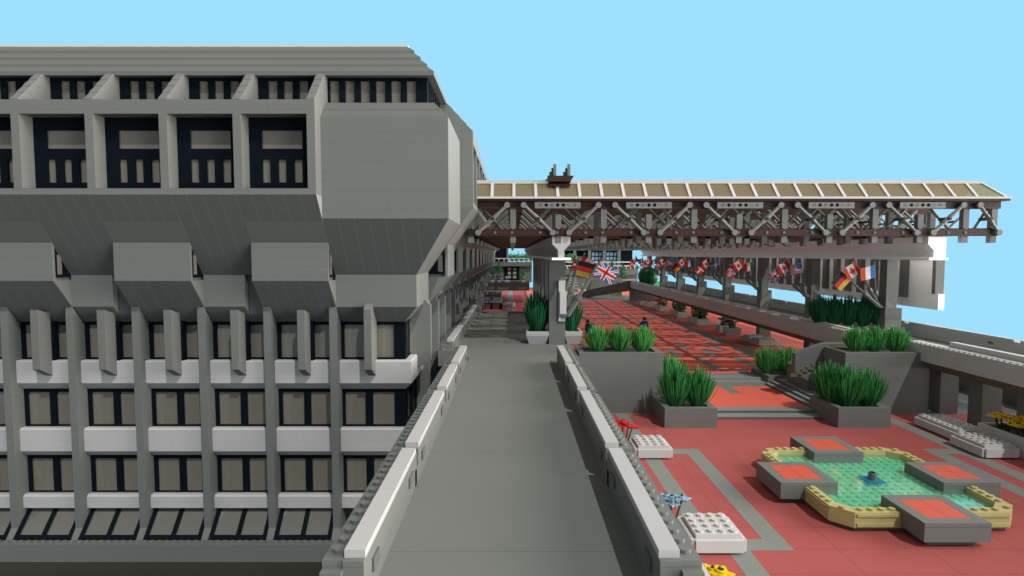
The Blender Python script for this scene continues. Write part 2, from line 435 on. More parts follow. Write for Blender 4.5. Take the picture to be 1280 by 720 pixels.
# ================================================================ GROUND, PLAZA
w = MB()
w.box(-120, 14, 40, 600, -33, -32, 'gray_plain')
w.build('street', kind='structure')
w = MB(); w.box(9, 110, 20, 430, -33, -10.6, 'gray_plain'); w.box(-22, 9, 160.5, 430, -33, -10.6, 'gray_plain')
w.build('ground', kind='structure')
w = MB()
Z0 = -10.4
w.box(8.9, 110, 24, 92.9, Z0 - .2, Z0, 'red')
d = Z0 + .012
def flat(mb, x0, x1, y0, y1, z, m): mb.quad((x0, y0, z), (x1, y0, z), (x1, y1, z), (x0, y1, z), m)
for x0, x1, y0, y1 in [(17.2, 19.2, 51, 92.3), (23.3, 25.3, 51, 73.4), (19.2, 25.3, 73.4, 75.4), (17.2, 25.3, 49, 51), (19.3, 21.3, 24, 49),
                       (55.8, 57.8, 51, 73.4), (59.7, 61.8, 24, 92.3), (55.8, 59.7, 73.4, 75.4), (57.8, 59.7, 49, 51),
                       (8.9, 80, 92.3, 92.9), (67.9, 69.8, 24, 92.3), (76, 78, 24, 92.3), (69.8, 100, 73.4, 75.4), (69.8, 100, 85, 87), (82, 84, 24, 92.3)]:
    flat(w, x0, x1, y0, y1, d, 'gray_pave')
w.build('lower_plaza', kind='structure')
# steps between the plazas
w = MB()
w.box(31.2, 50.2, 89.3, 91.6, -10.4, -10.0, 'step_gray'); w.box(31.2, 50.2, 91.6, 93.6, -10.4, -9.6, 'step_gray')
w.box(31.25, 50.1, 89.22, 89.29, -10.38, -10.06, 'dgray'); w.box(31.25, 50.1, 91.52, 91.59, -9.98, -9.66, 'dgray')
for i in range(3): w.box(49.93 + i, 49.99 + i, 94.05, 109.9, -9.55 + .4*i, -9.26 + .4*i, 'dgray')
for i in range(3): w.box(50 + i, 55.5, 94, 110, -9.6 + .4*i, -9.2 + .4*i, 'step_gray')
w.box(24, 58, 110.2, 112.4, -9.6, -9.2, 'step_gray'); w.box(24, 110, 112.4, 116, -9.6, -8.8, 'step_gray')
w.build('steps', kind='structure')
w = MB()
w.box(25.3, 50, 93.6, 110.2, -10.4, -9.6, 'red_lit')
flat(w, 40.5, 42.5, 103, 110.2, -9.588, 'gray_pave'); flat(w, 25.3, 50, 108.6, 110.2, -9.584, 'gray_pave')
w.build('middle_plaza', kind='structure')
w = MB()
ys = [(116, 120, 'red_lit'), (120, 135, 'red_lit'), (135, 147, 'red_half_lit'), (147, 157, 'red_lit'), (157, 195, 'red_half_lit'), (195, 208, 'red_lit'), (208, 220, 'red_half_lit'), (220, 230, 'red_lit'),  # alternating reds paint the sunlit and shaded rows of the floor
      (230, 262, 'red_half_lit'), (262, 291, 'red_half_lit'), (291, 307, 'red_lit'), (307, 345, 'gray_plain'), (345, 372, 'red_lit'), (372, 425, 'red_half_lit')]
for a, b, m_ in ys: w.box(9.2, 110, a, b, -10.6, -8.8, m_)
d = -8.788
for k, (a, b, m_) in enumerate(ys):
    if m_ == 'gray_plain': continue
    flat(w, 9.2, 110, a, a + .9, d, 'gray_pave')
    step = 9 if b - a < 18 else 22
    x = 12 + (k * 5) % 9
    while x < 78:
        flat(w, x, x + 2, a + .9, b, d, 'gray_pave'); x += step
flat(w, 60, 62, 116, 290, d + .004, 'gray_pave')
w.build('upper_plaza', kind='structure')
w = MB()
w.box(-14, 9.2, 160.5, 425, -10.6, -9.4, 'red'); flat(w, -2.6, .4, 160.6, 425, -9.388, 'gray_pave')
w.build('side_plaza', kind='structure')

# ================================================================ PLANTERS AND PLANTS
def leafclump(mb, h, r, n, mats, seed, r0=.5, wdt=.12):
    """many tapering blades fanning out from the foot"""
    R = random.Random(seed)
    for i in range(n):
        a = R.uniform(0, 2*PI); rr = math.sqrt(R.random())
        hh = h * (1 - .38 * rr * rr) * R.uniform(.78, 1.06)
        b = Vector((math.cos(a) * r0 * rr, math.sin(a) * r0 * rr, 0))
        tip = Vector((math.cos(a) * r * rr, math.sin(a) * r * rr, hh))
        mid = b.lerp(tip, .5) + Vector((math.cos(a), math.sin(a), 0)) * r * rr * .10
        wv = Vector((-math.sin(a + R.uniform(-.8, .8)), math.cos(a), 0)).normalized() * wdt * R.uniform(.8, 1.2)
        dv = Vector((math.cos(a), math.sin(a), .2)) * wdt * .6
        m_ = R.choice(mats)
        ring = lambda p, k: [p - wv * k, p + dv * k, p + wv * k, p - dv * k]
        A = ring(b, 1); B = ring(mid, .95); C = ring(tip, .45)
        for P, Q in ((A, B), (B, C)): mb.add(P + Q, [(j, (j+1) % 4, 4 + (j+1) % 4, 4 + j) for j in range(4)], m_)
        mb.add(C, [(0, 1, 2, 3)], m_)
def clump_proto(name, h, r, n, mats, label, grp, seed, loc, cat='plant', r0=.5, wdt=.12):
    t = thing(name, label, cat, loc, grp)
    mb = MB(); leafclump(mb, h, r, n, mats, seed, r0, wdt)
    o = mb.build('leaves', t); o.location = (0, 0, 0)
    s_ = MB(); s_.cyl((0, 0, -.05), (0, 0, .35), .9, 'soil', 8, .5); s_ = s_.build('soil_mound', t); s_.location = (0, 0, 0)
    return t
def clumps(spots, proto, grp):
    for i, (x, y, z, lab, sc_) in enumerate(spots):
        rz = random.uniform(0, 6)
        dup(proto, (x, y, z), lab, grp, rz, (sc_, sc_, sc_))

def planter(name, x0, x1, y0, y1, z0, z1, m, label, cat='planter', wall=1.0, grp=None, fill=None, soil=.5):
    t = thing(name, label, cat, ((x0+x1)/2, (y0+y1)/2, z0), grp)
    w = MB(); f = fill or 'dgray'
    w.box(x0, x1, y0, y0 + wall, z0, z1 - .4, m); w.box(x0, x1, y1 - wall, y1, z0, z1 - .4, m)
    w.box(x0, x0 + wall, y0 + wall, y1 - wall, z0, z1 - .4, m); w.box(x1 - wall, x1, y0 + wall, y1 - wall, z0, z1 - .4, m)
    w.build('wall', t)
    w = MB(); p = m + '_plain' if m + '_plain' in M else m
    w.box(x0, x1, y0, y0 + wall, z1 - .38, z1, p); w.box(x0, x1, y1 - wall, y1, z1 - .38, z1, p)
    w.box(x0, x0 + wall, y0 + wall, y1 - wall, z1 - .38, z1, p); w.box(x1 - wall, x1, y0 + wall, y1 - wall, z1 - .38, z1, p)
    w.build('rim', t)
    w = MB(); w.box(x0 + wall, x1 - wall, y0 + wall, y1 - wall, z0 + .1, z1 - soil, f); w.build('soil', t)
    return t
planter('planter', 11.2, 25.2, 93, 99.5, -10.4, -.28, 'gray', 'tall grey walled planter left of the steps next to the walkway', grp='large planters')
planter('planter', 55.5, 69.6, 93, 99.5, -10.4, -.28, 'gray', 'tall grey walled planter right of the steps under the right deck', grp='large planters')
planter('planter', 23.3, 31.3, 84.7, 93, -10.4, -7.35, 'gray', 'low grey planter at the left foot of the broad steps', grp='large planters')
planter('planter', 49.8, 57.8, 84.7, 93, -10.4, -7.35, 'gray', 'low grey planter at the right foot of the broad steps', grp='large planters')
planter('planter', 50.6, 58, 110, 118, -9.6, -7.9, 'gray', 'low grey planter at the top right of the steps', grp='large planters')
planter('planter', 25.4, 30.5, 94, 104, -9.6, -6.9, 'gray', 'low grey planter tucked behind the tall left planter', grp='large planters')

P1 = clump_proto('grass_clump', 4.9, 2.65, 190, ['green', 'green_lt', 'green_lt'], 'light green spiky grass clump, left of three on the tall left planter', 'spiky grass clumps', 3, (14.6, 95.6, -.75))
mid3 = ['left', 'middle', 'right']
clumps([(18.4, 95.6, -.75, 'light green spiky grass clump, middle of three on the tall left planter', 1), (22.2, 95.6, -.75, 'light green spiky grass clump, right of three on the tall left planter', 1),
        (58.9, 95.8, -.75, 'light green spiky grass clump, left of three on the tall right planter', .98), (62.0, 95.8, -.75, 'light green spiky grass clump, middle of three on the tall right planter', .98), (65.6, 95.8, -.75, 'light green spiky grass clump, right of three on the tall right planter', .98),
        (52.1, 113.5, -8.3, 'spiky grass clump in the planter atop the steps, left one', 1.22), (55.9, 113, -8.3, 'spiky grass clump in the planter atop the steps, right one', 1.22),
        (27.6, 97, -7.3, 'spiky grass clump half hidden behind the tall left planter', 1.25)], P1, 'spiky grass clumps')
P2 = clump_proto('grass_clump', 6.9, 3.3, 230, ['green', 'green', 'green_lt', 'green_dk'], 'left dark grass clump in the planter at the left foot of the steps', 'spiky grass clumps', 5, (25.7, 87.9, -7.9), r0=.8)
clumps([(29.2, 87.6, -7.9, 'right dark grass clump in the planter at the left foot of the steps', .95),
        (51.4, 90.0, -7.9, 'rear left dark grass clump in the planter at the right foot of the steps', 1.0),
        (52.6, 87.5, -7.9, 'middle dark grass clump in the planter at the right foot of the steps', 1.0),
        (55.9, 87.6, -7.9, 'right dark grass clump in the planter at the right foot of the steps', .92)], P2, 'spiky grass clumps')
P3 = clump_proto('grass_clump', 8.2, 2.8, 230, ['green_dk', 'green_dk', 'stem'], 'tall dark green plant in the white pot left of the big pillar', 'tall dark plants', 8, (4.9, 107.6, 1.0), r0=.9, wdt=.14)
clumps([(11.3, 108, 1.0, 'tall dark green plant in the white pot right of the big pillar', .9)], P3, 'tall dark plants')
for i, x in enumerate((64.6, 67.1, 69.6, 72.2, 74.8)):
    dup(P3, (x, 118 + i * -.9, 1.5), f'{ORD[i]} dark green plant from the left on the right deck', 'dark plants on the right deck', i * 1.3, (.9, .9, .76))
def pot(x0, x1, y0, y1, z0, z1, label):
    t = thing('plant_pot', label, 'pot', ((x0+x1)/2, (y0+y1)/2, z0), 'white pots beside the pillar')
    w = MB(); k = .5
    A = [(x0+k, y0+k, z0), (x1-k, y0+k, z0), (x1-k, y1-k, z0), (x0+k, y1-k, z0)]; B = [(x0, y0, z1-.8), (x1, y0, z1-.8), (x1, y1, z1-.8), (x0, y1, z1-.8)]
    w.prism(A, B, 'cap_white'); w.build('bowl', t)
    w = MB()
    for a in ((x0, x1, y0, y0+.4), (x0, x1, y1-.4, y1), (x0, x0+.4, y0+.4, y1-.4), (x1-.4, x1, y0+.4, y1-.4)): w.box(*a, z1-.8, z1, 'cap_white')
    w.build('rim', t)
    w = MB(); w.box(x0+.4, x1-.4, y0+.4, y1-.4, z1-.8, z1-.4, 'soil'); w.build('soil', t)
pot(2.7, 6.9, 105.2, 110, -.8, 1.6, 'white tapered plant pot on the walkway left of the big pillar')
pot(9.95, 13.2, 105.2, 110, -.8, 1.6, 'white tapered plant pot right of the big pillar')

def flower(mb, base, tip, m, r=.75):
    base = Vector(base); tip = Vector(tip)
    mb.cyl(base, tip, .1, 'stem', 5)
    for i in range(5):
        a = 2*PI*i/5 + base.x
        c = tip + Vector((math.cos(a)*r*.5, math.sin(a)*r*.5, .05)); u_ = Vector((math.cos(a), math.sin(a), .1)) * r * .55; v_ = Vector((-math.sin(a), math.cos(a), 0)) * r * .32
        mb.prism([c - u_, c + v_, c + u_, c - v_], [c - u_ + Vector((0,0,.14)), c + v_ + Vector((0,0,.14)), c + u_ + Vector((0,0,.14)), c - v_ + Vector((0,0,.14))], m)
    mb.cyl(tip + Vector((0,0,.1)), tip + Vector((0,0,.34)), r * .38, m, 8); mb.cyl(tip + Vector((0,0,.34)), tip + Vector((0,0,.5)), .12, 'stem', 6)
def flowers(x, y, z, n, m, label, spread=1.0, h=2.2, name='flowers', r=.75, grp=None, seed=1):
    t = thing(name, label, 'flowers', (x, y, z), grp); R = random.Random(seed)
    for i in range(n):
        w = MB(); a = R.uniform(0, 2*PI); q = spread * math.sqrt(R.random())
        px, py = x + math.cos(a)*q, y + math.sin(a)*q
        flower(w, (x + (px-x)*.4, y + (py-y)*.4, z), (px, py, z + h * R.uniform(.7, 1.05)), m, r)
        for j in range(3):
            aa = R.uniform(0, 6.3); b = Vector((x + (px-x)*.4, y + (py-y)*.4, z + .1)); c = b + Vector((math.cos(aa)*.7, math.sin(aa)*.7, h * .45)); s_ = Vector((-math.sin(aa), math.cos(aa), 0)) * .16
            w.prism([b - s_, b + s_, c], [b - s_ + Vector((0,.07,0)), b + s_ + Vector((0,.07,0)), c + Vector((0,.07,0))], 'stem')
        w.build('flower', t)
    return t

# white studded benches and flower boxes
def bench(x0, nx, y0, ny, label, grp='white studded benches', z=Z0, z1=1.7):
    t = thing('bench', label, 'bench', (x0 + nx/2, y0 + ny/2, z), grp)
    w = MB()
    w.box(x0 + .3, x0 + nx - .3, y0 + .3, y0 + ny - .3, z, z + .3, 'dgray')
    w.box(x0 - .1, x0 + nx + .1, y0 - .45, y0 - .02, z + .22, z + 1.3, 'white_plain'); w.box(x0 - .1, x0 + nx + .1, y0 + ny + .02, y0 + ny + .45, z + .22, z + 1.3, 'white_plain')
    w.box(x0 - .45, x0 - .12, y0 - .2, y0 + ny + .2, z + .22, z + 1.3, 'white_plain'); w.box(x0 + nx + .12, x0 + nx + .45, y0 - .2, y0 + ny + .2, z + .22, z + 1.3, 'white_plain')
    w.build('base', t)
    w = MB(); w.box(x0, x0 + nx, y0, y0 + ny, z + .9, z + z1, 'white_plain')
    for i in range(nx):
        for j in range(ny): w.stud(x0 + i + .5, y0 + j + .5, z + z1, 'white_plain', 12)
    w.build('top', t)
    return t
bench(16.3, 4, 48.6, 4, 'small white studded bench next to the pale blue flowers')
bench(16.4, 4, 71.8, 4, 'small white studded bench next to the red flowers')
bench(61.4, 4, 71.9, 5, 'white studded bench in front of the yellow flowers at the right edge')
bench(62.9, 4, 78.0, 8, 'longer white studded bench behind the one by the yellow flowers')
def box_planter(x0, x1, y0, y1, z, h, label, grp='white flower boxes'):
    return planter('flower_box', x0, x1, y0, y1, z, z + h, 'white_plain', label, 'flower box', .4, grp, 'soil', .35)
box_planter(66.3, 71, 71.4, 79, Z0, 2.6, 'white flower box under the yellow flowers at the right edge')
for i, (x, y) in enumerate(((68.6, 77.5), (70.6, 75.8), (70.3, 72.9), (68.6, 73.6))):
    flowers(x, y, Z0 + 1.6, 6, 'yellow', f'{["rear left","rear right","front right","front left"][i]} bunch of yellow flowers in the white box at the right edge', 1.6, 2.4, r=1.0, seed=i+3, grp='yellow flower bunches')
box_planter(11.3, 14.6, 71, 80, Z0, 2.2, 'white flower box holding the red flowers beside the walkway wall')
flowers(14.9, 74.2, Z0 + 1.0, 5, 'redflower', 'small bunch of bright red flowers beside the walkway wall', 1.3, 2.9, r=1.0, seed=3)
box_planter(11.6, 14.9, 47.6, 56.5, Z0, 2.2, 'white flower box holding the pale blue flowers beside the walkway wall')
flowers(14.5, 51.4, Z0 + 1.0, 5, 'sandblue', 'small bunch of pale blue flowers beside the walkway wall', 1.5, 3.0, r=.8, seed=4)
box_planter(11.2, 15.0, 36, 46.6, Z0, 2.2, 'white flower box holding the yellow flower at the bottom of the picture')
flowers(16.0, 42.3, Z0 + .2, 3, 'yellow', 'small yellow flowers cut off by the bottom edge beside the walkway', .5, 2.0, r=.9, seed=6)
# ================================================================ FOUNTAIN
cx, cy = 40.0, 61.25
fo = thing('fountain', 'square tan fountain basin with green water in the red plaza', 'fountain', (cx, cy, Z0))
w = MB()
def octa(h_, c): return [(cx - h_ + c, cy - h_), (cx + h_ - c, cy - h_), (cx + h_, cy - h_ + c), (cx + h_, cy + h_ - c), (cx + h_ - c, cy + h_), (cx - h_ + c, cy + h_), (cx - h_, cy + h_ - c), (cx - h_, cy - h_ + c)]
O, I = octa(9, 1.6), octa(7.9, 1.2)
zb, zt = -9.95, -8.45
for i in range(8):
    j = (i + 1) % 8
    w.prism([(*O[i], zb), (*O[j], zb), (*I[j], zb), (*I[i], zb)], [(*O[i], zt), (*O[j], zt), (*I[j], zt), (*I[i], zt)], 'tan')
for i in range(14):
    q = -6.5 + i
    for sx, sy in ((q, -8.45), (q, 8.45), (-8.45, q), (8.45, q)): w.stud(cx + sx, cy + sy, zt, 'tan', 10)
for sx in (-1, 1):
    for sy in (-1, 1): w.stud(cx + sx * 8.0, cy + sy * 8.0, zt, 'tan', 10)
for sx in (-1, 1):   # relief bands on the outside
    for a in (-7.2, 3.3):
        w.box(cx + a, cx + a + 4, cy + sx * 9, cy + sx * 9.12, -9.8, -9.5, 'tan'); w.box(cx + a, cx + a + 4, cy + sx * 9, cy + sx * 9.12, -8.85, -8.6, 'tan')
        w.box(cx + sx * 9, cx + sx * 9.12, cy + a, cy + a + 4, -9.8, -9.5, 'tan'); w.box(cx + sx * 9, cx + sx * 9.12, cy + a, cy + a + 4, -8.85, -8.6, 'tan')
w.build('basin_rim', fo)
w = MB(); o2 = octa(8.6, 1.5)
w.prism([(*p, Z0) for p in o2], [(*p, -9.96) for p in o2], 'dgray')
w.build('foot', fo)
w = MB(); o3 = octa(7.95, 1.2)
w.prism([(*p, -9.9) for p in o3], [(*p, -9.4) for p in o3], 'pool')
for i in range(16):
    for j in range(16):
        sx, sy = -7.5 + i, -7.5 + j
        if abs(sx) + abs(sy) > 14.2: continue
        w.stud(cx + sx, cy + sy, -9.4, 'pool', 10)
w.build('pool_floor', fo)
w = MB(); w.quad(*[(cx + a * 7.88, cy + b * 7.88, -8.95) for a, b in ((-1,-1),(1,-1),(1,1),(-1,1))], 'water'); 
w = MB(); o4 = octa(7.88, 1.2); w.add([(*p, -8.95) for p in o4], [tuple(range(8))], 'water'); w.build('water', fo)
w = MB(); w.box(cx - 1.0, cx + 1.0, cy - 1.0, cy + 1.0, -8.93, -8.85, 'blue_plate'); w.build('jet_plate', fo)
w = MB(); w.cyl((cx, cy, -9.2), (cx, cy, -8.1), .42, 'dgray', 12); w.cyl((cx, cy, -8.1), (cx, cy, -8.05), .25, 'navy', 12); w.build('nozzle', fo)
for nm, x0, y0 in (('near', 37, 49.2), ('far', 36.8, 67.3), ('left', 28.4, 58.2), ('right', 45.6, 58.2)):
    t = thing('seat_block', f'grey square seat block with red tiled top on the {nm} side of the fountain', 'seat block', (x0 + 3, y0 + 3, -9.6), 'seat blocks round the fountain')
    w = MB(); w.box(x0, x0 + 6, y0, y0 + 6, -9.75, -8.4, 'gray_plain'); w.box(x0 + .8, x0 + 5.2, y0 + .8, y0 + 5.2, Z0, -9.7, 'dgray'); w.build('body', t)
    w = MB()
    for a in ((0, 5, 0, 1), (5.02, 6, 0, 5), (1.02, 6, 5.02, 6), (0, 1, 1.02, 6)): w.box(x0 + a[0], x0 + a[1], y0 + a[2], y0 + a[3], -8.37, -8.0, 'gray_plain')
    w.build('border', t)
    w = MB()
    for a in (1.02, 3.02):
        for b in (1.02, 3.02): w.box(x0 + a, x0 + a + 1.96, y0 + b, y0 + b + 1.96, -8.37, -8.0, 'red_box')
    w.build('red_tiles', t)

# ================================================================ STAIR WALL BY RIGHT PLANTER
t = thing('stair_wall', 'grey sloping stair wall joining the tall right planter', 'wall', (53, 101, -9.6))
w = MB()
ext_ = [(50.6, -5.2), (50.6, -1.6), (55.6, .2), (60, .2), (60, -8), (55.6, -8)]
w.prism([(x, 99.8, z) for x, z in ext_], [(x, 101, z) for x, z in ext_], 'gray'); w.build('balustrade', t)
w = MB()
w.prism([(x, 100.1, z) for x, z in ((53.2, -8.4), (53.2, -4.9), (55.6, -3.4), (60, -3.4), (60, -8.4))], [(x, 108, z) for x, z in ((53.2, -8.4), (53.2, -4.9), (55.6, -3.4), (60, -3.4), (60, -8.4))], 'gray')
for i in range(6): w.box(49.7 + i * .95, 50.9 + i * .95, 99.5, 99.78, -5.75 + i * .42, -5.2 + i * .42, 'olive')
w.build('flight', t)

# ================================================================ RIGHT DECK
w = MB()
def deck(x0, x1, y0, y1):
    w.box(x0, x1, y0, y1, -1.6, -.8, 'gray_floor')
    w.prism([(x0, y0, -1.602), (x0 + 1.6, y0, -3.0), (x1 - 1.6, y0, -3.0), (x1, y0, -1.602)], [(x0, y1, -1.602), (x0 + 1.6, y1, -3.0), (x1 - 1.6, y1, -3.0), (x1, y1, -1.602)], 'olive')
deck(68.06, 84.94, 30, 92.8); deck(69.8, 84.94, 92.8, 99.7); deck(63.06, 84.94, 99.7, 300)
w.build('raised_deck', kind='structure')
def long_parapet(xc, y0, y1, n, sgn, word, grp):
    L_ = (y1 - y0) / n
    for i in range(n):
        a, b = y0 + i * L_ + .6, y0 + (i + 1) * L_ - .6
        t = thing('deck_parapet', f'{ORD[i]} wall segment from the front, {word} edge of raised deck', 'parapet', (xc, a, -.8), grp)
        q = MB(); q.box(xc, xc + sgn * 1, a - .6, b + .6, -1.6, 1.6, 'deck_gray_lit'); q.box(xc - sgn * 1, xc - sgn*.002, a - .6, b + .6, -1.6, 1.59, 'deck_gray_lit')
        q.box(xc + sgn*1, xc + sgn * 1.06, a + 4, a + 5, .6, .95, 'dgray')
        if word == 'left' and a < 150:
            for j in range(int(b - a)): q.stud(xc - sgn * .5, a + .5 + j, 1.59, 'deck_gray_lit', 8)
        q.build('body', t)
        q = MB(); q.box(xc - .1 , xc + sgn * 1.0, a, b, 1.61, 2.0, 'white_plain'); q.build('cap', t)
long_parapet(84, 40, 300, 10, -1, 'right', 'raised deck parapets')
long_parapet(64, 102, 300, 8, 1, 'left', 'raised deck parapets')
for i, (a, b) in enumerate(((40, 92.5),)):
    t = thing('deck_parapet', 'grey studded wall with white cap on the near stretch of the raised deck', 'parapet', (69, a, -.8), 'raised deck parapets')
    q = MB(); q.box(68, 70.6, a, 97, -1.6, 1.2, 'deck_gray_lit')
    for j in range(55): q.stud(68.5, 42.5 + j, 1.2, 'deck_gray_lit', 8)
    q.build('body', t)
    q = MB(); q.box(70.4, 71.4, a, 90, 1.22, 2.0, 'white_plain'); q.build('cap', t)
for i, y in enumerate((92.3, 84.0, 75.6, 67, 58)):
    t = tag(MB().box(71, 74, y, y + 2.6, Z0, -3.0, 'gray').build('deck_pier', loc=(72.5, y + 1.3, Z0)), f'{ORD[i]} square grey pier under the near deck, counted from the planter', 'pier', 'piers of the raised deck')
for i, y in enumerate((94, 103, 112)):
    tag(MB().box(80, 83, y - 40, y - 37.4, Z0, -3.0, 'gray').build('deck_pier', loc=(81.5, y - 38.7, Z0)), f'{ORD[i]} grey pier in the back row under the near raised deck', 'pier', 'piers of the raised deck')
t = thing('boundary_wall', 'low pale grey studded wall behind the deck piers', 'wall', (92, 90, Z0))
q = MB(); q.box(88, 89.5, 40, 300, -10.6, -6.4, 'gray')
for j in range(90): q.stud(88.7, 60 + j, -6.4, 'gray_plain', 6)
q.build('masonry', t)

# ================================================================ CANOPY : space frame over the plaza
can = thing('canopy', 'long brown and grey truss canopy with glazed roof spanning the plaza', 'canopy', (40, 200, 18))
X0, X1 = -7.8, 87.0
ZT0, ZT1, ZB0, ZB1 = 24.1, 25.4, 19.3, 20.5
def truss_frame(y, detail, parent):
    ch = MB()
    ch.box(X0, X1 - .9, y, y + .95, ZT0, ZT1, 'brown')
    if not detail:
        ch.box(X0, X1 - 1.3, y, y + .95, ZB0, ZB1, 'brown')
        ps = MB(); br_ = MB()
    else:
        ch = ch.build('top_chord', parent)
        b = MB(); b.box(X0, X1 - 1.3, y, y + .95, ZB0, ZB1, 'brown')
        for i in range(int(X1 - X0) - 1): b.box(X0 + .3 + i, X0 + .75 + i, y + .1, y + .85, ZB1, ZB1 + .18, 'brown')
        bo = b.build('bottom_chord', parent)
        h1, h2 = MB(), MB()
        for i in range(93):
            x = X0 + .8 + i
            h1.cyl((x, y - .02, ZT0 + .62), (x, y + .02, ZT0 + .62), .24, 'soil', 10)
            light = i % 8 in (4, 7)
            h2.cyl((x, y - .12 if light else y - .02, ZB0 + .6), (x, y + .02, ZB0 + .6), .25, 'gray_plain' if light else 'soil', 10)
            if light: h2.cyl((x, y - .14, ZB0 + .6), (x, y - .1, ZB0 + .6), .12, 'dgray', 8)
        h1.build('pin_holes', bpy.data.objects[ch.name]); h2.build('pin_holes', bo)  # discs on the chord faces stand for pin holes and pins
    n = 12
    for i in range(n + 1):
        x = X0 + i * 8 - .5 if i else X0 + .02
        if i == n: x = X1 - 2.3
        if x > X1 - 2.2: continue
        long_ = i % 2 == 1 or i in (0, n)
        if detail:
            p = MB(); p.box(x, x + 1, y + .1, y + 1.1, ZB1, ZT0 if long_ else ZT0 - 1.0, 'gray'); p.build('post', parent)
            p = MB(); p.box(x, x + 1, y + .2, y + 1.2, ZB0 - 1.2, ZB0, 'gray_plain'); p.build('post_foot', parent)
        else:
            ps.box(x, x + 1, y, y + 1, ZB0 - 1.2, ZT0, 'gray_plain')
    for i in range(n):
        xa = X0 + i * 8 + 1.85
        xb = min(xa + 5.1, X1 - 1.4)
        up = i % 2 == 0
        za, zb_ = (ZB0 + .6, ZT0 + .6) if up else (ZT0 + .6, ZB0 + .6)
        if detail:
            d_ = MB(); A = Vector((xa, y - .35, za)); B = Vector((xb, y - .35, zb_))
            d_.cyl(A, B, .3, 'beam_gray', 8)
            for c in (A, B): d_.cyl(c - Vector((0, .3, 0)), c + Vector((0, .3, 0)), .52, 'beam_gray', 12)
            m0 = A.lerp(B, .35); m1 = A.lerp(B, .68); d_.cyl(m0, m1, .38, 'beam_gray', 8)
            do = d_.build('brace', parent)
            k = MB(); c = A.lerp(B, .5); k.cyl(c - Vector((0, .55, 0)), c + Vector((0, 2, 0)), .3, 'brown', 8); k.build('pin', do)
            # crossing brace behind
            d_ = MB(); d_.cyl((xa + .3, y + 1.5, zb_), (xb - .3, y + 1.5, za), .26, 'gray_plain', 6); d_.build('rear_brace', parent)
        else:
            br_.cyl((xa, y - .3, za), (xb, y - .3, zb_), .3, 'gray_plain', 5)
            br_.cyl((xa, y + 3.7, zb_), (xb, y + 3.7, za), .3, 'gray_plain', 5)
            br_.cyl((xa + 2.5, y - .3, (za + zb_) / 2), (xa + 2.5, y + 3.7, (za + zb_) / 2), .22, 'brown', 5)
    if detail:
        for i in range(5):
            x = 4 + i * 16
            p = MB(); p.box(x, x + 8, y - .5, y + .1, ZT0 + .02, ZT1 - .18, 'beam_gray')
            po = p.build('hole_beam', parent)
            q = MB()
            for j in range(7): q.cyl((x + 1 + j, y - .52, ZT0 + .6), (x + 1 + j, y - .44, ZT0 + .6), .3, ('dgray', 'navy', 'dgray', 'navy', 'navy', 'gray_plain', 'dgray')[j], 12)
            q.build('pin_holes', po)  # discs drawn on the beam face as its pin holes
        return
    out = MB()
    for src in (ch, ps, br_):
        out.v, off = out.v + src.v, len(out.v)
        for f, mi_ in zip(src.f, src.m):
            out.f.append([a + off for a in f]); out.m.append(out.mi(src.mats[mi_]))
    return out.build('truss_frame', parent, loc=(0, y, 0))
truss_frame(100, True, can)
fr = truss_frame(116, False, can)
for k in range(2, 14):
    c = fr.copy(); COL.objects.link(c); c.location = (fr.location[0], fr.location[1] + (k - 1) * 16 * S, fr.location[2])
w = MB()
for i in range(12):
    xa = X0 + i * 8 + 1.85; za, zb_ = (ZB0 + .6, ZT0 + .6) if i % 2 == 0 else (ZT0 + .6, ZB0 + .6)
    w.cyl((xa, 108, zb_), (xa + 5.1, 108, za), .26, 'gray_plain', 5); w.cyl((xa, 111, za), (xa + 5.1, 111, zb_), .26, 'gray_plain', 5)
    w.cyl((xa + 2.5, 108, ZB0 + 3), (xa + 2.5, 112, ZB0 + 3), .22, 'brown', 5)
    w.box(X0 + i*8 - .5 + (.52 if i == 0 else 0), X0 + i*8 + .5, 108, 109, ZB0 - 1.2, ZT0, 'gray_plain')
mid = w.build('mid_truss', can, loc=(0, 108, 0))
for k in range(1, 13):
    c = mid.copy(); COL.objects.link(c); c.location = (mid.location[0], mid.location[1] + k * 16 * S, mid.location[2])
YE = 100 + 28 * 8
w = MB()   # long purlins, running away from the viewer
for i in range(13):
    x = X0 + i * 8 - .5
    if i == 0: x = X0
    if i == 12: x = X1 - 2.3
    if i % 2: continue
    w.box(x + .05, x + .95, 101, YE, ZB0 + .3, ZB1 - .1, 'brown')
w.build('purlin', can)
w = MB()
w.box(X0 - .1, X1 + .1, 99.3, 100.8, 25.42, 25.75, 'brown')
w.build('fascia', can)
w = MB()
for q in range(14):
    a = 106.6 + q * 16
    for x0_, x1_, m_ in ((X0, 84, 'clear_roof'),):
        w.prism([(x0_, a, 26), (x0_, a + 8, 28.6), (x0_, a + 15.7, 26)], [(x1_, a, 26), (x1_, a + 8, 28.6), (x1_, a + 15.7, 26)], m_)
w.build('roof_glazing', can)
w = MB()
w.box(X0 - .2, X1 + .3, 99.1, 99.9, 25.78, 26.15, 'white_plain')
w.box(X0 + .2, 84.6, 102.2, 103.4, 28.75, 29.2, 'white_plain'); w.box(X0 + .6, 84.0, 103.5, 105, 28.9, 29.5, 'white_plain')
w.build('roof_rail', can)
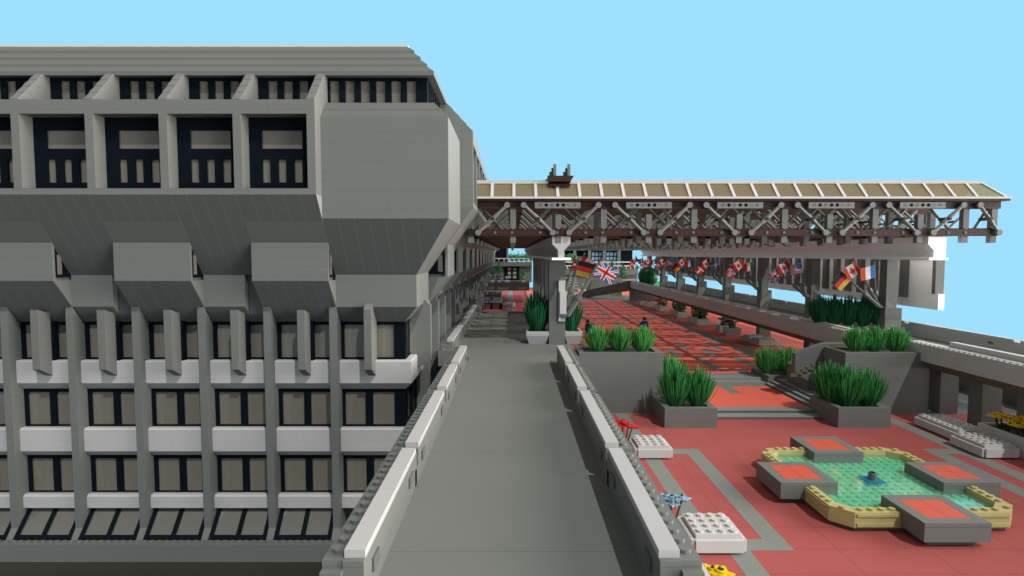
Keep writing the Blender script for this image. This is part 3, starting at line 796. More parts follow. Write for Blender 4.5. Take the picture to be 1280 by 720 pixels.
for i in range(25):
    x = min(X0 + .15 + i * 3.87, 84.6)
    w = MB(); dx = 2.0 if i == 24 else 0
    tw = x if i < 24 else 84.3
    xb = x + (1.9 if i == 24 else 0)
    w.prism([(xb, 99.5, 26.1), (xb + .5, 99.5, 26.1), (xb + .5, 99.9, 26.1), (xb, 99.9, 26.1)], [(tw, 102.2, 28.85), (tw + .5, 102.2, 28.85), (tw + .5, 102.6, 28.85), (tw, 102.6, 28.85)], 'white_plain')
    w.build('glazing_bar', can)
for i in range(24):
    x = min(X0 + .15 + i * 3.87, 84.6) + .5; x2 = X0 + .15 + (i + 1) * 3.87
    xe = x2 + 1.9 if i == 23 else x2
    w = MB()
    w.prism([(x, 99.72, 26.15), (xe, 99.72, 26.15), (x2, 102.4, 28.8), (x, 102.4, 28.8)], [(x, 99.8, 26.12), (xe, 99.8, 26.12), (x2, 102.48, 28.77), (x, 102.48, 28.77)], 'roofglass')
    w.build('roof_pane', can)
w = MB(); w.prism([(X0 + .5, 105.6, 26.1), (84, 105.6, 26.1), (84, 104, 28.8), (X0 + .5, 104, 28.8)], [(X0 + .5, 105.9, 26.1), (84, 105.9, 26.1), (84, 104.3, 28.8), (X0 + .5, 104.3, 28.8)], 'beige'); w.build('rear_glazing', can)

# stepped ornament on the roof
t = thing('roof_ornament', 'small brown base with two stepped grey prongs standing on the glazed roof', 'ornament', (8.7, 101.5, 29.2))
w = MB(); pr = [(6.4, 29.0), (7.0, 30.0), (11.0, 30.0), (10.4, 29.0)]
w.prism([(a, 101, b) for a, b in pr], [(a, 103.5, b) for a, b in pr], 'brown'); w.prism([(6.6, 101, 28.2), (10.4, 101, 28.2), (10.4, 102, 29.0), (6.6, 102, 29.0)], [(6.6, 103, 28.2), (10.4, 103, 28.2), (10.4, 103, 29.0), (6.6, 103, 29.0)], 'brown')
w.build('base', t)
for xx in (7.1, 9.6):
    w = MB()
    for j in range(5): w.box(xx - 1.0 + j * .32, xx - .6 + j * .32 + .1, 103.5 - j * .5, 104 - j * .5, 29.0, 29.7 + j * .6, 'dgray' if j % 2 else 'gray_plain')
    w.build('prong', t)

# beams under the canopy
for nm, bx, y1, lab in (('a', 8.75, YE, 'pale beam under the canopy above the big near pillar'), ('b', 75.4, YE, 'long white beam under the right side of the canopy')):
    t = thing('canopy_beam', lab, 'beam', (bx, 100, 15), 'canopy beams')
    w = MB()
    hp = [(-1.6, 19.22), (-1.6, 17.9), (-.55, 16.8), (-.55, 15.5), (.55, 15.5), (.55, 16.8), (1.6, 17.9), (1.6, 19.22)]
    w.prism([(bx + a, 100.3, z) for a, z in hp], [(bx + a, y1, z) for a, z in hp], 'far_white_lit' if nm == 'b' else 'white'); w.build('web', t)
    w = MB(); w.box(bx - 1.7, bx + 1.7, 99.8, y1, 15.05, 15.48, 'far_white_lit'); w.build('flange', t)

# pillars
def pillar(x0, x1, y0, y1, zb, zm, lab, grp):
    t = thing('pillar', lab, 'pillar', ((x0+x1)/2, (y0+y1)/2, zb), grp)
    w = MB(); w.box(x0, x1, y0, y1, zb, zm, 'gray'); w.build('shaft', t)
    w = MB(); w.box(x0 + .2, x1 - 1.0, y0 + .2, y1 - .2, zm, 15.03, 'gray'); w.build('upper_shaft', t)
    return t
t = thing('pillar', 'big grey concrete pillar in the middle of the walkway end with a pale panel', 'pillar', (8.5, 106, -.8), 'canopy pillars')
w = MB(); w.box(6.95, 10.0, 105.2, 108.6, -.8, 15.03, 'gray'); w.build('shaft', t)
w = MB(); w.box(8.7, 9.9, 104.7, 105.18, 3.6, 11.2, 'white_plain'); w.box(8.9, 10.1, 104.2, 104.68, 5.0, 9.2, 'white_plain'); w.build('panel', t)
for i, y in enumerate((120, 136, 152, 168, 184)):
    y0 = y
    t = thing('pillar', f'{ORD[i+1]} pillar in the row running back from the big near pillar', 'pillar', (8.5, y0, -.8), 'canopy pillars')
    w = MB(); w.box(6.95, 10.0, y0, y0 + 3, -.8 if y0 < 158 else -9.4, 15.03, 'gray'); w.build('shaft', t)
NC = 8
for i in range(NC):
    y = 111.2 + 28 * i if i < 99 else 0
    pillar(73.9, 77.2, y, y + 2.6, -.8 if i == 0 else -8.8, 5.4 if i == 0 else 5.4, f'{ORD[i]} grey pillar from the front under the long white beam', 'canopy pillars')

# ================================================================ FLAGS
def flag_mesh(kind, w_, h_):
    """flag drawn from the pole outwards (a) and from the top down (b) as coloured pieces on both sides"""
    mb = MB(); lay = []
    def R(a0, a1, b0, b1, m, l=0): lay.append((a0, a1, b0, b1, m, l))
    def poly(pts, m, l):
        for sgn in (1, -1):
            e = sgn * (.05 + .006 * l)
            P = [(a * w_, e, -b * h_) for a, b in pts]
            mb.add(P, [tuple(range(len(P)))], m)
    if kind == 'germany': R(0,1,0,1/3,'f_black'); R(0,1,1/3,2/3,'f_red'); R(0,1,2/3,1,'f_gold')
    elif kind == 'france': R(0,1/3,0,1,'f_blue'); R(1/3,2/3,0,1,'f_white'); R(2/3,1,0,1,'f_red')
    elif kind == 'italy': R(0,1/3,0,1,'f_green'); R(1/3,2/3,0,1,'f_white'); R(2/3,1,0,1,'f_red')
    elif kind == 'canada':
        R(0,.25,0,1,'f_red'); R(.25,.75,0,1,'f_white'); R(.75,1,0,1,'f_red')
    elif kind == 'denmark': R(0,1,0,1,'f_red'); R(.3,.42,0,1,'f_white',1); R(0,1,.42,.58,'f_white',1)
    elif kind == 'norway':
        R(0,1,0,1,'f_red'); R(.27,.47,0,1,'f_white',1); R(0,1,.36,.64,'f_white',1); R(.32,.42,0,1,'f_blue',2); R(0,1,.43,.57,'f_blue',2)
    elif kind == 'sweden': R(0,1,0,1,'f_blue'); R(.3,.42,0,1,'f_gold',1); R(0,1,.42,.58,'f_gold',1)
    elif kind == 'usa':
        for i in range(13): R(0,1,i/13,(i+1)/13,'f_red' if i % 2 == 0 else 'f_white')
        R(0,.42,0,7/13,'f_blue',1)
    elif kind == 'uk': R(0,1,0,1,'f_blue'); R(.4,.6,0,1,'f_white',3); R(0,1,.34,.66,'f_white',3); R(.44,.56,0,1,'f_red',4); R(0,1,.41,.59,'f_red',4)
    mb.box(0, w_, -.045, .045, -h_, 0, 'f_white')
    for a0, a1, b0, b1, m, l in lay: poly([(a0,b0),(a1,b0),(a1,b1),(a0,b1)], m, l)
    if kind == 'uk':
        for a, b in (((0,0),(1,1)), ((1,0),(0,1))):
            for hw, m, l in ((.1, 'f_white', 1), (.04, 'f_red', 2)):
                poly([(a[0], max(0, a[1]-hw) if a[1] == 0 else a[1]), (a[0] + (hw if a[0] == 0 else -hw), a[1]), (b[0], b[1] - hw), (b[0], b[1]), (b[0] + (-hw if b[0] == 1 else hw), b[1]), (a[0], a[1] + hw)], m, l)
    if kind == 'canada':
        pts = [(0,-.36),(.07,-.2),(.15,-.24),(.12,-.06),(.22,-.13),(.25,-.05),(.34,-.04),(.27,.06),(.3,.1),(.14,.2),(.15,.26),(.02,.23),(.02,.36)]
        full = pts + [(-x, y) for x, y in reversed(pts)]
        poly([(.5 + x * .62, .5 + y * 1.02) for x, y in full], 'f_red', 1)
    return mb
NAMES = {'germany':'black red and gold striped','france':'blue white and red upright-banded','italy':'green white and red upright-banded','canada':'red and white maple leaf','denmark':'red with white cross','norway':'red with blue and white cross','sweden':'blue with yellow cross','usa':'red and white striped with blue corner','uk':'blue with red and white crossed stripes'}
CACHE = {}
def flagpole(base, tip, kind, where, side_=-1, fw=2.9, fh=2.6, off=.4, r=.2):
    base = Vector(base); tip = Vector(tip)
    t = thing('flagpole', f'{NAMES[kind]} flag {where}', 'flagpole', base, 'flagpoles on the pillars')
    d_ = (tip - base).normalized()
    w = MB(); w.cyl(base, base + Vector((side_ * .9, 0, .1)), r * 1.4, 'gray_plain', 6)
    p1 = base + Vector((side_ * .9, 0, .1)); q1 = p1.lerp(tip, .32)
    w.cyl(p1, q1, r * 1.7, 'gray_plain', 6); w.cyl(q1, tip, r, 'gray_plain', 6); w.cyl(q1 - d_ * .3, q1 + d_ * .5, r * 2.1, 'gray_plain', 8)
    w.cyl(tip, tip + d_ * .25, r * 1.3, 'gray_plain', 6)
    w.build('pole', t)
    pd = (tip - q1).normalized()
    n = Vector((0, -1, 0)); n = (n - pd * n.dot(pd)).normalized()       # flag normal, toward the walkway
    fly = pd.cross(n)
    if fly.x * side_ < 0: fly = -fly
    key = (kind, fw, fh)
    if key not in CACHE:
        fo_ = flag_mesh(kind, fw, fh).build('flag', t); CACHE[key] = fo_
    else:
        fo_ = CACHE[key].copy(); COL.objects.link(fo_); fo_.parent = t
    org = tip - pd * off - Vector(base) + n * (r + .02)
    mt = Matrix((fly, n, pd)).transposed().to_4x4(); mt.translation = org * S
    fo_.matrix_local = mt
sets = [('germany','canada','france'), ('uk','canada','usa'), ('norway','canada','italy'), ('denmark','canada','sweden')]
for i in range(NC):
    y = 111.2 + 28 * i; b = (73.9, y + .6, 5.6); s_ = sets[i % 4]; ww = f'on the {ORD[i]} right pillar'
    flagpole(b, (64.9, y + .8, 12.9), s_[0], ww + ', lowest of three', -1)
    flagpole((73.9, y + .9, 6), (67.4, y + .2, 15.0), s_[1], ww + ', middle one', -1)
    flagpole((73.9, y + 1.4, 5.6), (70.9, y - .6, 14.4), s_[2], ww + ', nearest the shaft', -1)
flagpole((9.4, 104.6, 4.6), (16.4, 103.4, 15.2), 'uk', 'on the big near pillar', 1, 3.9, 2.9, .3, .32)
flagpole((9.4, 105.0, 6.2), (12.6, 105.6, 15.4), 'germany', 'on the big near pillar', 1, 3.4, 2.8, .5, .32)
flagpole((9.9, 120.5, 6), (13.5, 120.8, 15.6), 'denmark', 'on the second pillar behind the big one', 1, 3.2, 2.6, .4, .25)
flagpole((9.9, 136.5, 6), (17.6, 136.8, 16.2), 'canada', 'on the third pillar behind the big one', 1, 4.2, 3.0, .4, .25)

# ================================================================ WHITE COLONNADED BUILDING ON THE RIGHT
t = thing('colonnade_building', 'white hanging storey with grey fins right of the canopy', 'building', (86, 200, 5))
w = MB()
w.box(84, 85.2, 110.8, 330, 5.1, 8.2, 'far_white_lit'); w.box(83.5, 86, 112, 330, 15.0, 18.6, 'far_white_lit')
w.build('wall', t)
k = 0; y = 119.2; yp = 112.6
while y < 325:
    q = MB(); q.box(83.0, 83.98, y, y + 1.6, 7.0, 15.2, 'gray_plain'); q.build('fin', t)
    q = MB(); ye = y + (.9 if k % 3 == 1 else 1.5)
    q.box(84, 85.2, yp, ye, 8.2, 15.0, 'far_white_lit'); q.build('wall_panel', t)
    yp = ye + (.9 if k % 3 != 2 else .05)
    y += 5.0; k += 1
w = MB(); w.box(83.9, 85.6, 111.6, 112.58, 8.2, 15, 'gray_plain'); w.build('end_post', t)

# ================================================================ UPPER PLAZA FURNITURE
def bush(x, y, z, rx, rz_, label, m='green_dk', grp=None, name='bush', n=260):
    t = thing(name, label, 'bush', (x, y, z), grp); R = random.Random(int(x * 7 + y))
    w = MB()
    for i in range(n):
        a = R.uniform(0, 2*PI); c = R.uniform(-1, 1); s_ = math.sqrt(1 - c*c); rr = R.uniform(.6, 1.0)
        p = Vector((math.cos(a)*s_*rx*rr, math.sin(a)*s_*rx*rr, rz_ + c * rz_ * rr))
        u_ = Vector((R.uniform(-1,1), R.uniform(-1,1), R.uniform(-.3,1))).normalized() * rx * .28; v_ = u_.orthogonal().normalized() * rx * .13
        c0 = p + Vector((x, y, z))
        w.add([c0 - u_, c0 + v_, c0 + u_, c0 - v_], [(0,1,2,3)], m if R.random() < .75 else 'green')
    w.build('leaves', t)
    w = MB(); w.cyl((x, y, z), (x, y, z + rz_), .25, 'soil', 6); w.build('stem', t)
    return t
zp = -8.8
bench(67, 5, 151.8, 5, 'white studded bench at the foot of the third pillar in the far plaza', z=zp); bench(67, 4, 158.5, 4, 'white studded bench just behind the one at the third pillar', z=zp)
gl = 'white flower boxes'
def boxed(x, y, lab, kind):
    box_planter(x, x + 4.2, y, y + 4, zp, 2.2, f'white box of {lab} in the far plaza, front of pair', gl); box_planter(x, x + 3.4, y + 6.5, y + 10, zp, 2.2, f'white box of {lab} in the far plaza, rear of pair', gl)
    if kind == 'bush':
        bush(x + 2.2, y + 2, zp + 1.8, 2.0, 2.5, f'round bush of {lab}, front one of its pair'); bush(x + 1.6, y + 8.2, zp + 1.8, 1.5, 2.5, f'round bush of {lab}, rear one of its pair')
    else:
        clumps([(x + 2.2, y + 2, zp + 1.6, f'leaves among the {lab}', .5)], P1, None)
        flowers(x + 2.2, y + 2, zp + 1.9, 7, kind, f'{lab} filling a white box, front bunch', 1.7, 2.2, r=1.1, seed=int(y)); 
        flowers(x + 1.6, y + 8.2, zp + 1.9, 5, 'teal' if kind == 'dred' else 'dred', f'flowers in the white box just behind the {lab}', 1.4, 2.2, r=1.1, seed=int(y) + 1)
boxed(66.3, 172.5, 'dark red flowers', 'dred'); boxed(65, 196.5, 'trimmed bushes nearer the flags', 'bush'); boxed(65.3, 221.5, 'trimmed bushes farther back', 'bush'); boxed(65, 246.5, 'yellow flowers', 'yellow')
bench(63, 5, 264, 4, 'white studded bench behind the box of yellow flowers', z=zp); bench(63, 4, 276, 5, 'farthest white studded bench along the right pillars', z=zp)

# people (toy-like block figures)
def person(x, y, z, m, legs, label, rz=0.0, hair='hair'):
    t = thing('person', label, 'person', (x, y, z))
    w = MB()
    for sx in (-.62, .62):
        w.box(sx - .55, sx + .55, -.5, .5, 0, 1.6, legs); w.box(sx - .55, sx + .55, -.8, .5, 0, .35, legs)
    w.box(-1.18, 1.18, -.5, .5, 1.6, 1.95, legs)
    w.prism([(-1.15, -.5, 1.95), (1.15, -.5, 1.95), (1.15, .5, 1.95), (-1.15, .5, 1.95)], [(-.8, -.42, 3.55), (.8, -.42, 3.55), (.8, .42, 3.55), (-.8, .42, 3.55)], m)
    for sx in (-1, 1):
        w.cyl((sx * .9, 0, 3.3), (sx * 1.45, -.15, 2.4), .3, m, 7, .27); w.cyl((sx * 1.45, -.15, 2.4), (sx * 1.45, -.6, 2.05), .26, m, 7, .22); w.cyl((sx * 1.45, -.6, 2.05), (sx * 1.45, -.85, 1.85), .26, 'skin', 7)
    w.cyl((0, 0, 3.55), (0, 0, 3.75), .38, 'skin', 10); w.cyl((0, 0, 3.75), (0, 0, 4.75), .6, 'skin', 12)
    for sx in (-.2, .2): w.cyl((sx, -.62, 4.35), (sx, -.55, 4.35), .07, 'navy', 6)
    w.box(-.2, .2, -.62, -.55, 4.05, 4.1, 'navy')
    b = w.build('body', t); b.location = (0, 0, 0)
    w = MB(); w.cyl((0, .05, 4.4), (0, .05, 5.0), .7, hair, 12, .5); w.box(-.62, .62, .1, .72, 3.9, 4.6, hair)
    h = w.build('hair', t); h.location = (0, 0, 0)
    t.rotation_euler = (0, 0, rz); t.scale = (.92, .92, .92)
person(43.2, 183, zp, 'blue', 'trousers', 'standing figure in a blue jacket with brown hair in the open plaza', PI + .3)
person(23.9, 175, zp, 'jgreen', 'trousers', 'figure in a green jacket partly hidden behind the grass planter', 2.4)
person(57, 358, zp, 'jteal', 'f_black', 'distant figure in pale teal standing left of the yellow one', .3, 'f_black')
person(75, 352, zp, 'jyellow', 'f_red', 'distant figure in a yellow top on the far plaza', .2)
person(-3.4, 322, -.8, 'blue', 'blue', 'distant figure in bright blue on the far bridge', .2)

# ================================================================ FAR SIDE: ramp, terrace buildings, bridge, kiosk
t = thing('ramp', 'long grey ramp with olive underside climbing to the raised deck', 'ramp', (66, 320, zp))
w = MB()
w.prism([(62, 300, -1.6), (62, 300, 2), (40, 330, -6.0), (40, 330, -9)], [(66, 300, -1.6), (66, 300, 2), (44, 331, -6.0), (44, 331, -9)], 'gray'); w.build('parapet', t)
w = MB(); w.prism([(62.2, 299.6, -3.0), (62.2, 299.6, -1.5), (40, 329.5, -8.8), (40, 329.5, -9.4)], [(65, 300, -3.0), (65, 300, -1.5), (43, 330.5, -8.8), (43, 330.5, -9.4)], 'olive'); w.build('underside', t)
w = MB(); w.box(63, 85, 300, 302, zp, -3.0, 'gray'); w.build('end_wall', t)
t = thing('terrace_wall', 'pale grey terrace wall with light green bushes above the far plaza', 'wall', (55, 340, zp))
w = MB(); w.box(45, 66, 338, 342, zp, 1.8, 'gray'); w.box(45.5, 65, 337.7, 337.98, -4.5, -4.1, 'gray_plain'); w.build('masonry', t)
for i, x in enumerate((55, 60)): bush(x, 340, 1.8, 2.3, 2.6, f'light green bush on the far terrace wall, {["left","right"][i]} one', 'green_lt', None, 'bush', 160)
t = thing('round_tree', 'round clipped green tree at the near end of the far deck', 'tree', (70, 290, -.8))
w = MB(); w.cyl((70, 290, -.8), (70, 290, 3), .5, 'soil', 8); w.build('trunk', t)
w = MB()
for i in range(9):
    a0 = -PI/2 + PI*i/9; a1 = -PI/2 + PI*(i+1)/9
    w.cyl((70, 290, 4.8 + 5.2*math.sin(a0)), (70, 290, 4.8 + 5.2*math.sin(a1)), max(.05, 5.2*math.cos(a0)), 'green_dk', 16, max(.05, 5.2*math.cos(a1)))
w.build('crown', t)
# stands of steps at the far end
t = thing('terrace_steps', 'wide pale stepped seating at the far end of the plaza', 'steps', (40, 400, zp))
w = MB()
for i in range(7): w.box(24, 46, 385 + i * 4, 389 + i * 4, zp, zp + 2 + i * 1.6, 'gray_plain'); w.box(24, 46, 384.8 + i*4, 384.98 + i * 4, zp + 1.6 + i * 1.6, zp + 2 + i * 1.6, 'white_plain')
w.build('tiers', t)
for i, (x, y, c) in enumerate(((48, 376, 'green_lt'), (53, 378, 'green'), (58, 374, 'dred'), (62, 372, 'teal'))):
    bush(x, y, zp + 1, 1.8, 2.4, f'{["pale green","mid green","dark red","teal"][i]} shrub in the far white beds', c, None, 'shrub', 90)
t = thing('flower_bed', 'low white stepped planting bed at the far end of the plaza', 'planter', (55, 378, zp))
w = MB(); w.box(44, 66, 372, 382, zp, zp + 1.2, 'white_plain'); w.box(46, 62, 370, 372, zp, zp + .9, 'white_plain'); w.build('bed', t)

def conifer(x, y, z, h, r, label, grp='conifers'):
    t = thing('conifer', label, 'tree', (x, y, z), grp); R = random.Random(int(x*3 + y)); w = MB()
    for i in range(260):
        q = R.random() ** .7; a = R.uniform(0, 2*PI); rad = r * q * R.uniform(.6, 1.05)
        p = Vector((x + math.cos(a)*rad, y + math.sin(a)*rad, z + h * (1 - q * .9)))
        o_ = Vector((math.cos(a), math.sin(a), -.5)) * r * .22; v_ = Vector((-math.sin(a), math.cos(a), 0)) * r * .1
        w.add([p - o_, p + v_, p + o_, p - v_], [(0,1,2,3)], 'green_dk' if R.random() < .7 else 'green')
    w.build('crown', t); w = MB(); w.cyl((x, y, z), (x, y, z + h * .8), r * .12, 'soil', 6, .05); w.build('trunk', t)
# far building closing the plaza
t = thing('far_building', 'far grey terrace building with dark windows closing the plaza', 'building', (50, 420, 0))
w = MB()
w.box(20, 90, 404, 430, -9, 1.5, 'gray'); w.box(20, 90, 402, 404, 10.2, 11.0, 'white_plain'); w.box(-40, 110, 432, 440, 1.5, 26, 'gray_plain') if False else None
w.box(20, 24, 420, 430, 1.5, 22, 'gray'); w.box(20, 92, 420, 430, 19, 24, 'gray')
w.build('wall', t)
for i in range(6):
    x0 = 24 + i * 11
    q = MB(); q.box(x0, x0 + 1.6, 419, 421, 1.5, 19, 'gray_plain'); q.build('pier', t)
    q = MB(); q.box(x0 + 1.6, x0 + 11, 422, 422.6, 7, 19, 'navy'); f_ = q.build('window', t)
    q = MB()
    if i in (3, 4):
        for a in range(3):
            for b_ in range(3): q.box(x0 + 2.6 + a * 2.7, x0 + 4.6 + a * 2.7, 421.8, 421.98, 8 + b_ * 3.6, 10.6 + b_ * 3.6, 'sandblue')
        q.build('pane', f_)
for i, (x, y) in enumerate(((26, 412), (30, 412.5), (34, 412), (38, 412.5), (42, 412), (45.5, 412.5))):
    bush(x, y, 1.5 + 7, 2.6, 4.4, f'{ORD[i]} from the left of the bushes on the far terrace', ['green_dk', 'green', 'green_lt'][i % 3], 'bushes on the far terrace', 'bush', 130)
t = thing('far_railing', 'white post-and-rail fence along the far terrace', 'railing', (60, 402, 1.5))
w = MB(); w.box(24, 90, 401.4, 402, 7.6, 8.3, 'white_plain')
for i in range(23): w.box(24 + i * 3, 24.6 + i * 3, 401.4, 402, 5.8, 7.6, 'white_plain')
w.build('rail', t)
w = MB(); w.box(20, 90, 402.2, 404, 1.5, 8.5, 'gray'); w.build('base_wall', t)
conifer(68, 385, -4, 17, 4.4, 'tall dark conifer left of the pair beside the far flags'); conifer(76, 387, -4, 14, 4.6, 'shorter dark conifer right of the pair beside the far flags')
t = thing('conifer_planter', 'grey terrace planter under the two far conifers', 'planter', (72, 385, -9)); w = MB(); w.box(62, 84, 381, 391, -8.8, -1, 'gray'); w.box(62, 84, 380.6, 380.98, -1.4, -1, 'white_plain'); w.build('wall', t)

# far bridge
t = thing('far_bridge', 'grey footbridge with olive underside crossing behind the library kiosk', 'bridge', (-1, 292, -.8))
w = MB(); w.box(-12.5, 9, 290, 291.5, -1.6, 2.2, 'gray'); w.box(-12.5, 9, 291.5, 340, -1.6, -.8, 'gray_plain'); w.build('deck', t)
w = MB(); w.box(-12.5, 9, 290.4, 340, -2.6, -1.62, 'olive'); w.build('underside', t)
w = MB(); w.box(-12.5, 9, 290, 290.8, 2.22, 2.6, 'white_plain'); w.build('cap', t)
t = thing('tree_planter', 'grey raised planter with conifers left of the far doorway', 'planter', (-9, 325, -.8)); w = MB(); w.box(-13, -6, 322, 330, -.8, 4.0, 'gray'); w.box(-13.2, -5.8, 321.8, 322, 4.0, 4.5, 'white_plain'); w.build('wall', t)
conifer(-7.4, 325, 4, 9, 2.4, 'dark conifer on the raised planter by the far doorway'); bush(-11.5, 324.5, 4, 2.0, 2.6, 'low dark bush beside the conifer by the far doorway')
bush(5.4, 300, -.8, 1.9, 4.6, 'tall rounded green bush standing on the far bridge at its right end', 'green')
t = thing('doorway_building', 'far grey block with black double door facing the bridge', 'building', (0, 345, -.8))
w = MB(); w.box(-16, 12, 341, 344, -.8, 9.2, 'gray'); w.box(-16, 12, 338.5, 341, 9.0, 11.5, 'gray_plain'); w.build('wall', t)
w = MB(); w.box(-4.6, 4.4, 340.6, 340.98, .6, 8.6, 'navy'); do = w.build('door', t)
w = MB()
for a in (-1.6, 1.6):
    for b_ in range(3): w.box(a - 1.0, a + 1.0, 340.4, 340.58, 1.6 + b_ * 2.4, 3.2 + b_ * 2.4, 'beige')
w.build('pane', do)
w = MB(); w.box(-14, 10, 338.2, 338.6, 13.4, 13.9, 'white_plain')
for i in range(9): w.box(-14 + i * 3, -13.5 + i * 3, 338.2, 338.6, 11.5, 13.4, 'white_plain')
w.build('railing', t)
t = thing('dark_tower', 'dark navy panelled tower rising behind the far doorway', 'building', (-8, 380, 0))
w = MB(); w.box(-13, -3.6, 380, 386, 10, 24, 'navy'); w.build('panel', t); w = MB(); w.box(-3.58, -2.4, 379.5, 386, 10, 24, 'gray_plain'); w.build('side_pier', t)
for i in range(7):
    x = -3 + i * 3.2
    t = thing('far_tree', f'{ORD[i]} small green tree from the left on the skyline behind the bridge', 'tree', (x, 400, 8), 'trees on the skyline'); R = random.Random(i)
    w = MB()
    for j in range(120):
        p = Vector((x + R.gauss(0, 1.2), 400 + R.gauss(0, 1.0), 14 + R.gauss(0, 1.3))); u_ = Vector((R.uniform(-1,1), R.uniform(-.5,.5), R.uniform(-1,1))) * .8; v_ = u_.orthogonal().normalized() * .45
        w.add([p - u_, p + v_, p + u_, p - v_], [(0,1,2,3)], 'green_dk' if R.random() < .6 else 'green')
    w.build('crown', t); w = MB(); w.cyl((x, 400, 8), (x, 400, 14), .3, 'soil', 6); w.build('trunk', t)

# library kiosk
t = thing('library_kiosk', 'small grey and black library entrance kiosk with blue lettering', 'kiosk', (-10, 260, -9.4))
w = MB()
w.box(-15.4, -4.6, 260, 270, -6.4, -3.3, 'gray_plain'); w.box(-13.8, -4.8, 261.5, 270, -3.3, -1.2, 'gray_plain')
for i in range(10): w.box(-14.6 + i, -14.1 + i, 260.6, 264, -3.3, -2.2 + .05 * i, 'gray_plain')
w.build('canopy', t)
w = MB(); w.box(-15.4, -4.6, 260.3, 270, -6.9, -6.4, 'navy')
for a, b_ in ((-15.4, -14.7), (-10, -9), (-5.8, -4.6), (-12.6, -12.3)): w.box(a, b_, 260.4, 261, -9.4, -6.9, 'navy')
w.box(-5.0, -4.6, 261, 268, -9.4, -6.9, 'navy')
fr_ = w.build('frame', t)
w = MB(); w.box(-14.7, -5.8, 262.4, 262.8, -9.4, -6.9, 'shopglow'); w.build('interior', t)
cu = bpy.data.curves.new('lettering', 'FONT'); cu.body = 'LIBRARY'; cu.size = 2.2 * S; cu.align_x = 'CENTER'; cu.extrude = .04 * S; cu.space_character = 1.25
tmp = bpy.data.objects.new('tmp', cu); COL.objects.link(tmp)
me = bpy.data.meshes.new_from_object(tmp); bpy.data.objects.remove(tmp)
me.materials.clear(); me.materials.append(M['letter'])
lo = bpy.data.objects.new('lettering', me); COL.objects.link(lo); lo.parent = t
lo.location = Vector((-10, 259.93, -5.75)) * S - Vector(t.location); lo.rotation_euler = (PI/2, 0, 0)
bench(-4, 5, 274, 5, 'white studded bench behind the library kiosk', z=-9.4); bench(5.8, 2, 226, 8, 'narrow white bench against the right pillars of the side plaza', z=-9.4)
t = thing('cross_wall', 'low grey wall at the far edge of the walkway before the side plaza', 'wall', (0, 160.5, -2)); w = MB(); w.box(-10.8, 7, 160, 160.6, -3, -.2, 'gray_plain'); w.build('coping', t)

# distant green lawn strip and pale structure seen under the hanging storey
t = MB().box(100, 135, 330, 520, -9.2, -8.6, 'green').build('lawn', kind='structure')

# ================================================================ LIGHT, SKY, CAMERA
sun_dir = Vector((.38, -.62, .9)).normalized()
ld = bpy.data.lights.new('sun', 'SUN'); ld.energy = 2.65; ld.angle = math.radians(.5); ld.color = (1.0, .98, .93)
lo = bpy.data.objects.new('sun', ld); COL.objects.link(lo); lo.rotation_euler = sun_dir.to_track_quat('Z', 'Y').to_euler()
wd = bpy.data.worlds.new('World'); sc.world = wd; wd.use_nodes = True
N, L = wd.node_tree.nodes, wd.node_tree.links
bg = N['Background']; bg.inputs['Strength'].default_value = 1.0
tc = N.new('ShaderNodeTexCoord'); sp = N.new('ShaderNodeSeparateXYZ'); L.new(tc.outputs['Generated'], sp.inputs[0])
rp = N.new('ShaderNodeValToRGB'); L.new(sp.outputs['Z'], rp.inputs['Fac'])
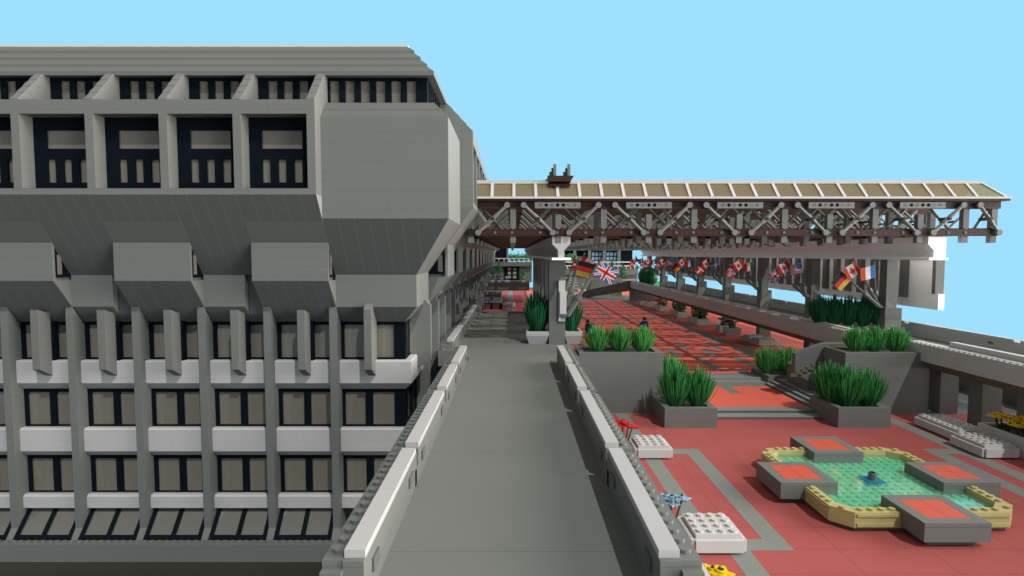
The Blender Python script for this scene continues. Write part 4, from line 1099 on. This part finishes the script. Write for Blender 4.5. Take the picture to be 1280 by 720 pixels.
# elevation ramp: fac = z mapped from -1..1
mr = N.new('ShaderNodeMapRange'); mr.inputs['From Min'].default_value = -1; mr.inputs['From Max'].default_value = 1; L.new(sp.outputs['Z'], mr.inputs['Value']); L.new(mr.outputs[0], rp.inputs['Fac'])
e = rp.color_ramp.elements
SKY = (0.347, 0.745, 1.0, 1)
e[0].position = 0; e[0].color = (.22, .2, .18, 1); e[1].position = 1; e[1].color = (.30, .28, .26, 1)
for p_, c_ in ((.40, (.22, .2, .18, 1)), (.425, SKY), (.73, SKY), (.80, (.30, .28, .26, 1))):
    q = e.new(p_); q.color = c_
gx = N.new('ShaderNodeMapRange'); gx.inputs['From Min'].default_value = .70; gx.inputs['From Max'].default_value = .9; gx.inputs['To Max'].default_value = 1.0
L.new(sp.outputs['X'], gx.inputs['Value'])
mx = N.new('ShaderNodeMixRGB'); mx.inputs['Color2'].default_value = (15, 13.8, 12.6, 1); L.new(gx.outputs[0], mx.inputs['Fac']); L.new(rp.outputs[0], mx.inputs['Color1'])  # added bright sky patch out of view on the right, fill light only
gy = N.new('ShaderNodeMapRange'); gy.inputs['From Min'].default_value = 0.3; gy.inputs['From Max'].default_value = .85
gy.inputs['To Min'].default_value = 0; gy.inputs['To Max'].default_value = 1; dp = N.new('ShaderNodeVectorMath'); dp.operation = 'DOT_PRODUCT'; dp.inputs[1].default_value = Vector((-.62, -.72, .25)).normalized()
L.new(tc.outputs['Generated'], dp.inputs[0]); L.new(dp.outputs['Value'], gy.inputs['Value'])
gz = N.new('ShaderNodeMapRange'); gz.inputs['From Min'].default_value = -.2; gz.inputs['From Max'].default_value = 0; L.new(sp.outputs['Z'], gz.inputs['Value'])
gm = N.new('ShaderNodeMath'); gm.operation = 'MULTIPLY'; L.new(gy.outputs[0], gm.inputs[0]); L.new(gz.outputs[0], gm.inputs[1])
my = N.new('ShaderNodeMixRGB'); my.inputs['Color2'].default_value = (.46, .44, .43, 1); L.new(gm.outputs[0], my.inputs['Fac']); L.new(mx.outputs[0], my.inputs['Color1'])  # added glow behind the camera to the left, fill with no real source
L.new(my.outputs[0], bg.inputs['Color'])

cd = bpy.data.cameras.new('camera'); cam = bpy.data.objects.new('camera', cd); COL.objects.link(cam); sc.camera = cam
cd.sensor_width = 36; cd.lens = 705.0 / 1280 * 36; cd.clip_end = 2000; cd.clip_start = .05
cam.location = (0, 0, 16.06 * S); cam.rotation_euler = (PI / 2 - math.atan(42 / 705), 0, 0)
sc.render.resolution_x = 1024; sc.render.resolution_y = 576
sc.view_settings.view_transform = 'Standard'; sc.view_settings.look = 'None'; sc.view_settings.exposure = 0; sc.view_settings.gamma = 1
sc.cycles.transparent_max_bounces = 12
